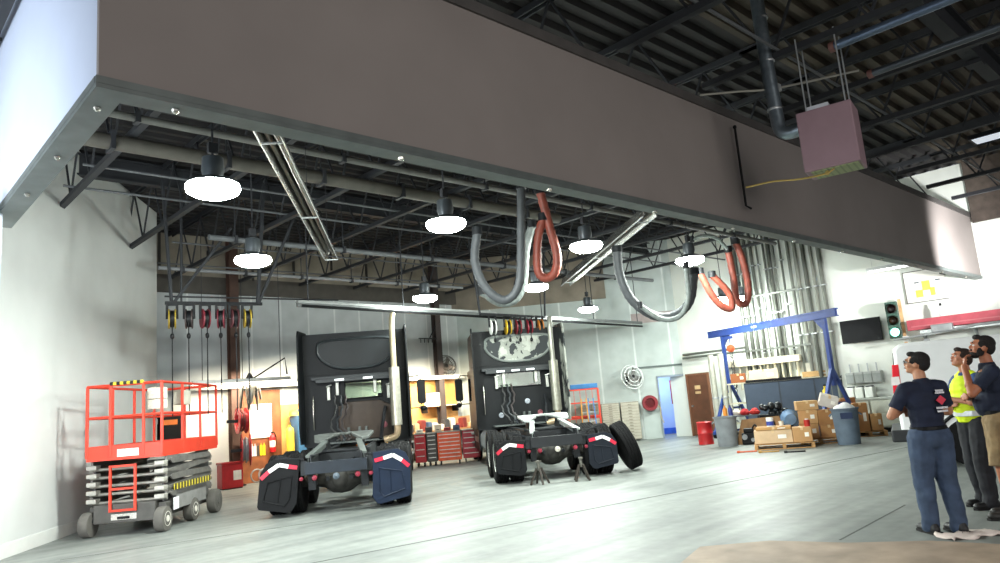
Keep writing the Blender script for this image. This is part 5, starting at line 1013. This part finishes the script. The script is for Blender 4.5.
for i, lab in enumerate(('pale carton on the dark red tool chest', 'black case on the black tool chest', 'tan case on the left of the orange tool chest', 'small red case on the orange tool chest', 'dark blue case at the right of the orange tool chest')):
    q = c0 + RC @ V((.15 + i * .27, .25, 0)); t = thing('tool_case', lab, 'case', V((q.x, q.y, .955)), ra, 'cases on the tool chests'); MB().box(-.1, .1, -.13, .13, 0, .1 + .05 * (i % 3)).build('case', M(tl[i], .6), t, bevel=.012); MB().tube([(-.04, -.13, .06), (-.04, -.16, .06), (.04, -.16, .06), (.04, -.13, .06)], .008, 5).build('handle', DARK, t)
def bench(lab, x0, x1, y, grp=None):
    t = thing('work_bench', lab, 'work bench', (x0, y, 0)); w = x1 - x0; MB().box(0, w, 0, .7, .86, .92).build('bench_top', WOOD, t, bevel=.006); MB().box(.05, w - .05, .1, .65, .3, .33).build('shelf', M('#6f6253', .7), t)
    for x in (.05, w - .05):
        for yy in (.06, .64): MB().bar((x, yy, 0), (x, yy, .86), .07).build('leg', M('#4b4a48', .6), t)
    MB().box(.05, w - .05, .64, .67, .92, 1.3).build('back_board', M('#a9855e', .7, var=.2), t)
bench('wooden work bench against the rear wall between the trucks', 13.9, 17.1, 19.15)
bench('wooden work bench against the rear wall behind the first truck', 12.0, 13.6, 19.2)
WB = M('#8a4f2c', .6, var=.35, scale=3); LW = M('#d9a15a', .6, var=.2, scale=4)
def flat(name, lab, cat, x0, x1, z0, z1, mat, th=.03, y=YB):
    return tag(MB().box(0, x1 - x0, -th, 0, 0, z1 - z0).build(name, mat, loc=(x0, y, z0)), lab, cat, None, 'structure')
def bx(px, py=430): return BW(px, py).x
flat('trim_61', None, None, bx(230), bx(281) - .01, .0, 2.55, WB)
flat('trim_62', None, None, bx(281), 13.6, .0, 2.1, LW)
flat('trim_63', None, None, 14.6, 16.6, .9, 2.6, LW)
flat('trim_60', None, None, 6.9, BW(230, 430).x - .01, .0, 2.6, M('#dedcd4', .7, var=.03))
t = thing('notice_board', 'white framed notice board on the brown wood panel', 'board', (bx(249), YB - .04, BW(260, 438).z)); t.scale = ((bx(271, 420) - bx(249, 420)), 1, (BW(260, 404).z - BW(260, 438).z) / 1.3); MB().box(0, 1.0, -.03, 0, 0, 1.3).build('frame', M('#eee9dd', .5), t, bevel=.01); MB().box(.08, .92, -.035, -.03, .08, .62).build('paper', M('#fffdf0', .6, em=.25), t); MB().box(.08, .92, -.035, -.03, .68, 1.22).build('paper', M('#fffdf0', .6, em=.25), t)  # papers get a faint painted-in glow, they are no light source
for i, (x, c, lab) in enumerate(((bx(251), '#dfe4e8', 'white tag hanging lowest left under the notice board'), (bx(254), '#cfd6da', 'pale tag hanging second under the notice board'), (bx(257), '#3a3a3a', 'black pliers hanging under the notice board'), (bx(260), '#e8c81c', 'left yellow lockout tag under the notice board'), (bx(263), '#efd21f', 'right yellow lockout tag under the notice board'))):
    tag(MB().box(-.035, .035, -.045, -.035, 0, .28).cyl((0, -.04, .28), (0, -.04, .34), .01, n=6).build('hanging_tag', M(c, .5), loc=(x, YB, .72)), lab, 'tag', 'tags under the notice board')
def colm(x, lab, hx, z1=6.8, w=.26, y=YB - .35):
    t = thing('steel_column', lab, 'column', (x, y, 0)); MB().box(-w / 2, w / 2, -.12, -.1, 0, z1).box(-w / 2, w / 2, .1, .12, 0, z1).box(-.012, .012, -.1, .1, 0, z1).build('column', M(hx, .7, var=.3, scale=2), t); MB().box(-.2, .2, -.2, .2, 0, .03).build('base_plate', DARK, t); return t
q = BW(236, 480, YB - .35); colm(q.x, 'dark brown steel column carrying the red hose reels', '#4a3227'); q2 = BW(441, 400, YB - .35); colm(q2.x, 'dark brown steel column with the caged fan between the trucks', '#3b3230', 6.8, .22)
t = thing('coat_rack', 'small black hook rack bracket left of the fan column', 'rack', (q2.x - .1, YB - .45, 4.0)); MB().bar((0, 0, 0), (-.75, 0, 0), .04).bar((0, 0, .45), (-.3, 0, 0), .03).build('arm', BLACK, t)
for k in range(4): MB().bar((-.2 - .16 * k, 0, 0), (-.2 - .16 * k, 0, -.14), .02).build('hook', BLACK, t)
for i, (z, R, lab) in enumerate(((1.72, .34, 'upper red hose reel on the brown column'), (.95, .42, 'lower hose reel with coiled grey and red hose on the brown column'))):
    t = thing('hose_reel', lab, 'reel', (q.x + .05 + i * .1 - .1, YB - .9, z), D(70) if i else D(80), 'hose reels on the brown column')
    MB().lathe([(.001, -.06), (R * .7, -.06), (R * .72, -.12), (R, -.12), (R, -.1), (R * .5, -.09), (R * .5, .09), (R, .1), (R, .12), (R * .72, .12), (R * .7, .06), (.001, .06)], axis='y', n=26).build('spool', M('#b5262a', .4), t, smooth=True)
    for k in range(5): MB().tube([((R * .62 + .035 * (k % 3)) * math.cos(2 * PI * j / 24), -.07 + .035 * k, (R * .62 + .035 * (k % 3)) * math.sin(2 * PI * j / 24)) for j in range(24)], .02, 6, closed=True).build('hose_coil', M('#8c8f96' if i else '#6b2a2a', .6), t, smooth=True)
    MB().bar((0, .1, 0), (0, .38, 0), .08).build('bracket', DARK, t)
t = thing('wall_hose_coil', 'grey hose coils standing on the floor below the notice board', 'hose', (bx(258), YB - .3, .3)); 
for k in range(4): MB().tube([(.2 * k - .2 + .17 * math.cos(2 * PI * j / 20), -.05 * k, .17 * math.sin(2 * PI * j / 20) - .1) for j in range(20)], .022, 6, closed=True).build('coil', M('#8d8f90', .5), t, smooth=True)
t = thing('fire_extinguisher', 'red fire extinguisher on the brown wood panel right of the yellow tags', 'extinguisher', (bx(270), YB - .14, .78)); extinguisher(t); t.scale = (1.2, 1.2, 1.2)
t = thing('metal_locker', 'blue metal cabinet with rounded top gear beside the golden panel', 'cabinet', (bx(288, 450), YB - .65, 0)); MB().box(0, .62, 0, .5, .05, 1.75).build('carcass', M('#3a6488', .5), t, bevel=.015)
for k in range(2): d = MB().box(.01 + .305 * k, .3 + .305 * k, -.02, 0, .1, 1.7).build('door', M('#437197', .5), t, bevel=.004); MB().box(.26 + .08 * k, .28 + .08 * k, -.035, -.02, .9, 1.05).build('handle', STEEL, d)
for i, (x, c, lab) in enumerate(((bx(288.5, 420), '#b8c43e', 'yellow green helmet on the blue cabinet'), (bx(293, 420), '#54607a', 'grey helmet on the blue cabinet'))): tag(MB().lathe([(.17, 0), (.15, .02), (.14, .1), (.08, .16), (.001, .18)], n=16).build('helmet', M(c, .5), smooth=True, loc=(x, YB - .35, 1.755)), lab, 'helmet')
t = thing('gas_cylinder', 'tall yellow gas cylinder left of the blue cabinet', 'cylinder', (bx(282.5, 450), YB - .5, 0)); MB().lathe([(.001, 0), (.11, 0), (.115, .02), (.115, 1.3), (.08, 1.42), (.035, 1.45), (.035, 1.5)], n=18).build('cylinder', M('#c7b13a', .45), t, smooth=True); MB().cyl((0, 0, 1.5), (0, 0, 1.58), .03).build('valve', M('#8a7a3c', .3, .8), t)
# red oily waste can by the lift
q = F(233, 489); t = thing('red_bin', 'red metal bin with a white notice standing by the brown column', 'bin', V((q.x, q.y, 0)), D(-5)); t.scale = (.85, .85, 1); MB().box(-.32, .32, -.0, .5, .02, .62).build('body', M('#b51d22', .4), t, bevel=.02); MB().box(-.34, .34, -.02, .52, .62, .68).build('lid', M('#a01a1e', .4), t, bevel=.015); MB().box(.02, .26, -.012, -.002, .22, .46).build('notice', M('#efe5da', .6), t); MB().box(-.3, .3, .02, .48, 0, .02).build('foot', BLACK, t)
# electrical box, shelf and lights above the lift / first truck
t = thing('breaker_box', 'black electrical box with an orange label on the white panel, left one', 'box', BW(150, 425, YB - .06)); t.location = (6.95, YB - .03, 1.75)
for i, (px, lab) in enumerate(((148, 'left black box on the rear wall seen through the lift rails'), (168, 'right black box with orange label seen through the lift rails'))):
    q = BW(px, 427, YB - .03) 
    if i == 0: o_ = t
    else: o_ = thing('breaker_box', '', 'box', (0, 0, 0))
    o_['label'] = lab; o_.location = (q.x + .0, YB, q.z); MB().box(-.3, .3, -.14, 0, -.32, .3).build('casing', BLACK, o_, bevel=.01); MB().box(-.2, .2, -.15, -.14, .05, .18).build('sticker', M('#d8742a' if i else '#8f9294', .5), o_)
for (xa, xb_, y_, lab) in ((175, 290, 381, 'long white fluorescent strip light hanging over the red lift'), (300, 300, 300, None)):
    if lab is None: continue
    a, b = F(192, 383, 2.65), F(290, 378, 2.65); Lv = b - a
    t = thing('strip_light', lab, 'light', a); MB().bar((0, 0, 0), Lv, .16, .08).build('fixture', M('#b9bab5', .4, .3), t, bevel=.01); MB().bar(V((0, 0, -.05)), Lv + V((0, 0, -.05)), .03, .03).build('tube', emis('#fff6e2', 3), t)
    for k in (.1, .5, .9): MB().tube([Lv * k, Lv * k + V((0, 0, 4.0))], .008, 5).build('hanging_wire', JOIST, t)
    MB().tube([Lv * .62 + V((0, 0, .05)), Lv * .95 + V((0, 0, .5)), Lv * .97 + V((0, 0, .1))], .02, 6).build('bracket', DARK, t)
t = thing('hanging_tool_bundle', 'bundle of air tools and cords hanging beside the brown column', 'tools', V((q2.x, YB - .8, 2.4))); t.location = BW(250, 392, YB - 1.2)
m = MB()
for k in range(7): a = k * .9; m.tube([(0, 0, .5), (.25 * math.cos(a), .1 * math.sin(a), .1), (.3 * math.cos(a) + .05, .1, -.2 - .05 * k)], .03, 6)
m.build('cords', M('#57524c', .6), t, smooth=True); MB().cyl((.1, 0, .3), (.0, 0, -.3), .1, .06).build('air_tool', M('#8e8a80', .4, .6), t, smooth=True)
# random bright items on the rear benches
random.seed(21)
for i in range(12):
    x = 14.05 + i * .25; c = random.choice(['#e9e4d8', '#3a3a3e', '#c9b28a', '#7c2f2a', '#48607e', '#d9d6cc']); h_ = random.uniform(.12, .4)
    nm = ['far left end', 'second', 'third', 'fourth', 'fifth', 'sixth', 'seventh', 'eighth', 'ninth', 'tenth', 'eleventh', 'far right end'][i]
    tag(MB().box(-.09, .09, -.12, .12, 0, h_).box(-.07, .07, -.1, .1, h_, h_ + .02).build('bench_carton', M(c, .6), loc=(x, 19.4, .925), rotz=random.uniform(-.3, .3), bevel=.012), 'small box on the rear bench between the trucks, %s from the left' % nm, 'box', 'small boxes on the rear bench')
for i in range(6):
    tag(MB().lathe([(.001, 0), (.07, 0), (.07, .22), (.03, .28), (.001, .3)], n=12).build('bench_bottle', M(random.choice(['#e9e4d8', '#b33a2a', '#4a6a9a', '#d9c23a']), .5), smooth=True, loc=(12.1 + i * .25, 19.5, .925)), 'plastic bottle on the bench behind the first truck, %s from the left' % ('first', 'second', 'third', 'fourth', 'fifth', 'sixth')[i], 'bottle', 'bottles on the rear bench')
t = thing('wall_shelf', 'pale wall shelf with boxes above the rear bench', 'shelf', (14.9, 19.6, 1.7)); MB().box(0, 1.6, 0, .38, 0, .03).build('board', M('#e0d8c4', .5), t); MB().box(.1, .13, .05, .38, -.2, 0).box(1.45, 1.48, .05, .38, -.2, 0).build('bracket', DARK, t)
tag(MB().box(0, .7, 0, .3, 0, .42).build('white_carton', M('#ece8dc', .5), loc=(15.1, 19.62, 1.735), bevel=.01), 'large white carton on the pale wall shelf', 'box')
t = thing('canopy_shelf', 'long dark overhang board edge above the rear work area', 'shelf', (6.6, YB, 2.68)); MB().box(0, 10.0, -.5, 0, 0, .05).build('board', M('#8a8880', .6), t); MB().box(0, 10.0, -.53, -.5, -.08, .05).build('lip', M('#b5b3aa', .5), t)
# ------------------------------------------------------------------ light
def area(name, loc, tgt, size, e, col=(1, 1, 1), sy=None):
    ld = bpy.data.lights.new(name, 'AREA'); ld.size = size; ld.energy = e; ld.color = col
    if sy: ld.shape = 'RECTANGLE'; ld.size_y = sy
    o = bpy.data.objects.new(name, ld); C.objects.link(o); o.location = loc
    o.rotation_euler = (V(tgt) - V(loc)).to_track_quat('-Z', 'Y').to_euler(); return o
area('daylight_door', (-2.6, 6.5, 2.4), (2.2, 12, 1.6), 2.6, 420, (.85, .92, 1))
area('daylight_behind', (2, -7, 4), (9, 6, 3.5), 6, 420, (1, .95, .9))
area('left_wall_fill', (.2, 9.2, 1.8), (2.6, 13.2, 1.9), 1.0, 150, (.92, .96, 1))  # added fill lamp brightening the left wall, stands in for door light
lw = area('workshop_light', (9.5, 18.6, 2.75), (9.8, 19.8, .6), 3.5, 260, (1, .9, .7), .4)
lw = area('workshop_light', (14.6, 18.8, 2.75), (14.8, 19.8, .8), 3.0, 230, (1, .88, .66), .4)
area('corridor_light', lq + V((0, 0, 2.4)), lq, .6, 40, (.55, .72, 1))
area('right_bay_light', (19.5, 9, 5.0), (20.5, 9.5, 0), 2.0, 30, (.95, 1, .93))
sl = bpy.data.lights.new('wall_washer', 'SPOT'); sl.energy = 1500; sl.spot_size = D(80); sl.spot_blend = .8; sl.shadow_soft_size = .15
so = bpy.data.objects.new('wall_washer', sl); C.objects.link(so); so.location = (18.6, 2.4, 3.0); so.rotation_euler = (V((20.0, 4.85, 4.2)) - V(so.location)).to_track_quat('-Z', 'Y').to_euler()
w = bpy.data.worlds.new('world'); bpy.context.scene.world = w; w.use_nodes = True
w.node_tree.nodes['Background'].inputs[0].default_value = (.75, .78, .85, 1); w.node_tree.nodes['Background'].inputs[1].default_value = .3
sc = bpy.context.scene
sc.view_settings.view_transform = 'Standard'; sc.view_settings.look = 'None'; sc.view_settings.exposure = .45; sc.view_settings.gamma = 1.0
sc.cycles.max_bounces = 6; sc.cycles.diffuse_bounces = 4; sc.cycles.transparent_max_bounces = 8; sc.cycles.use_denoising = True
sc.cycles.caustics_reflective = False; sc.cycles.caustics_refractive = False
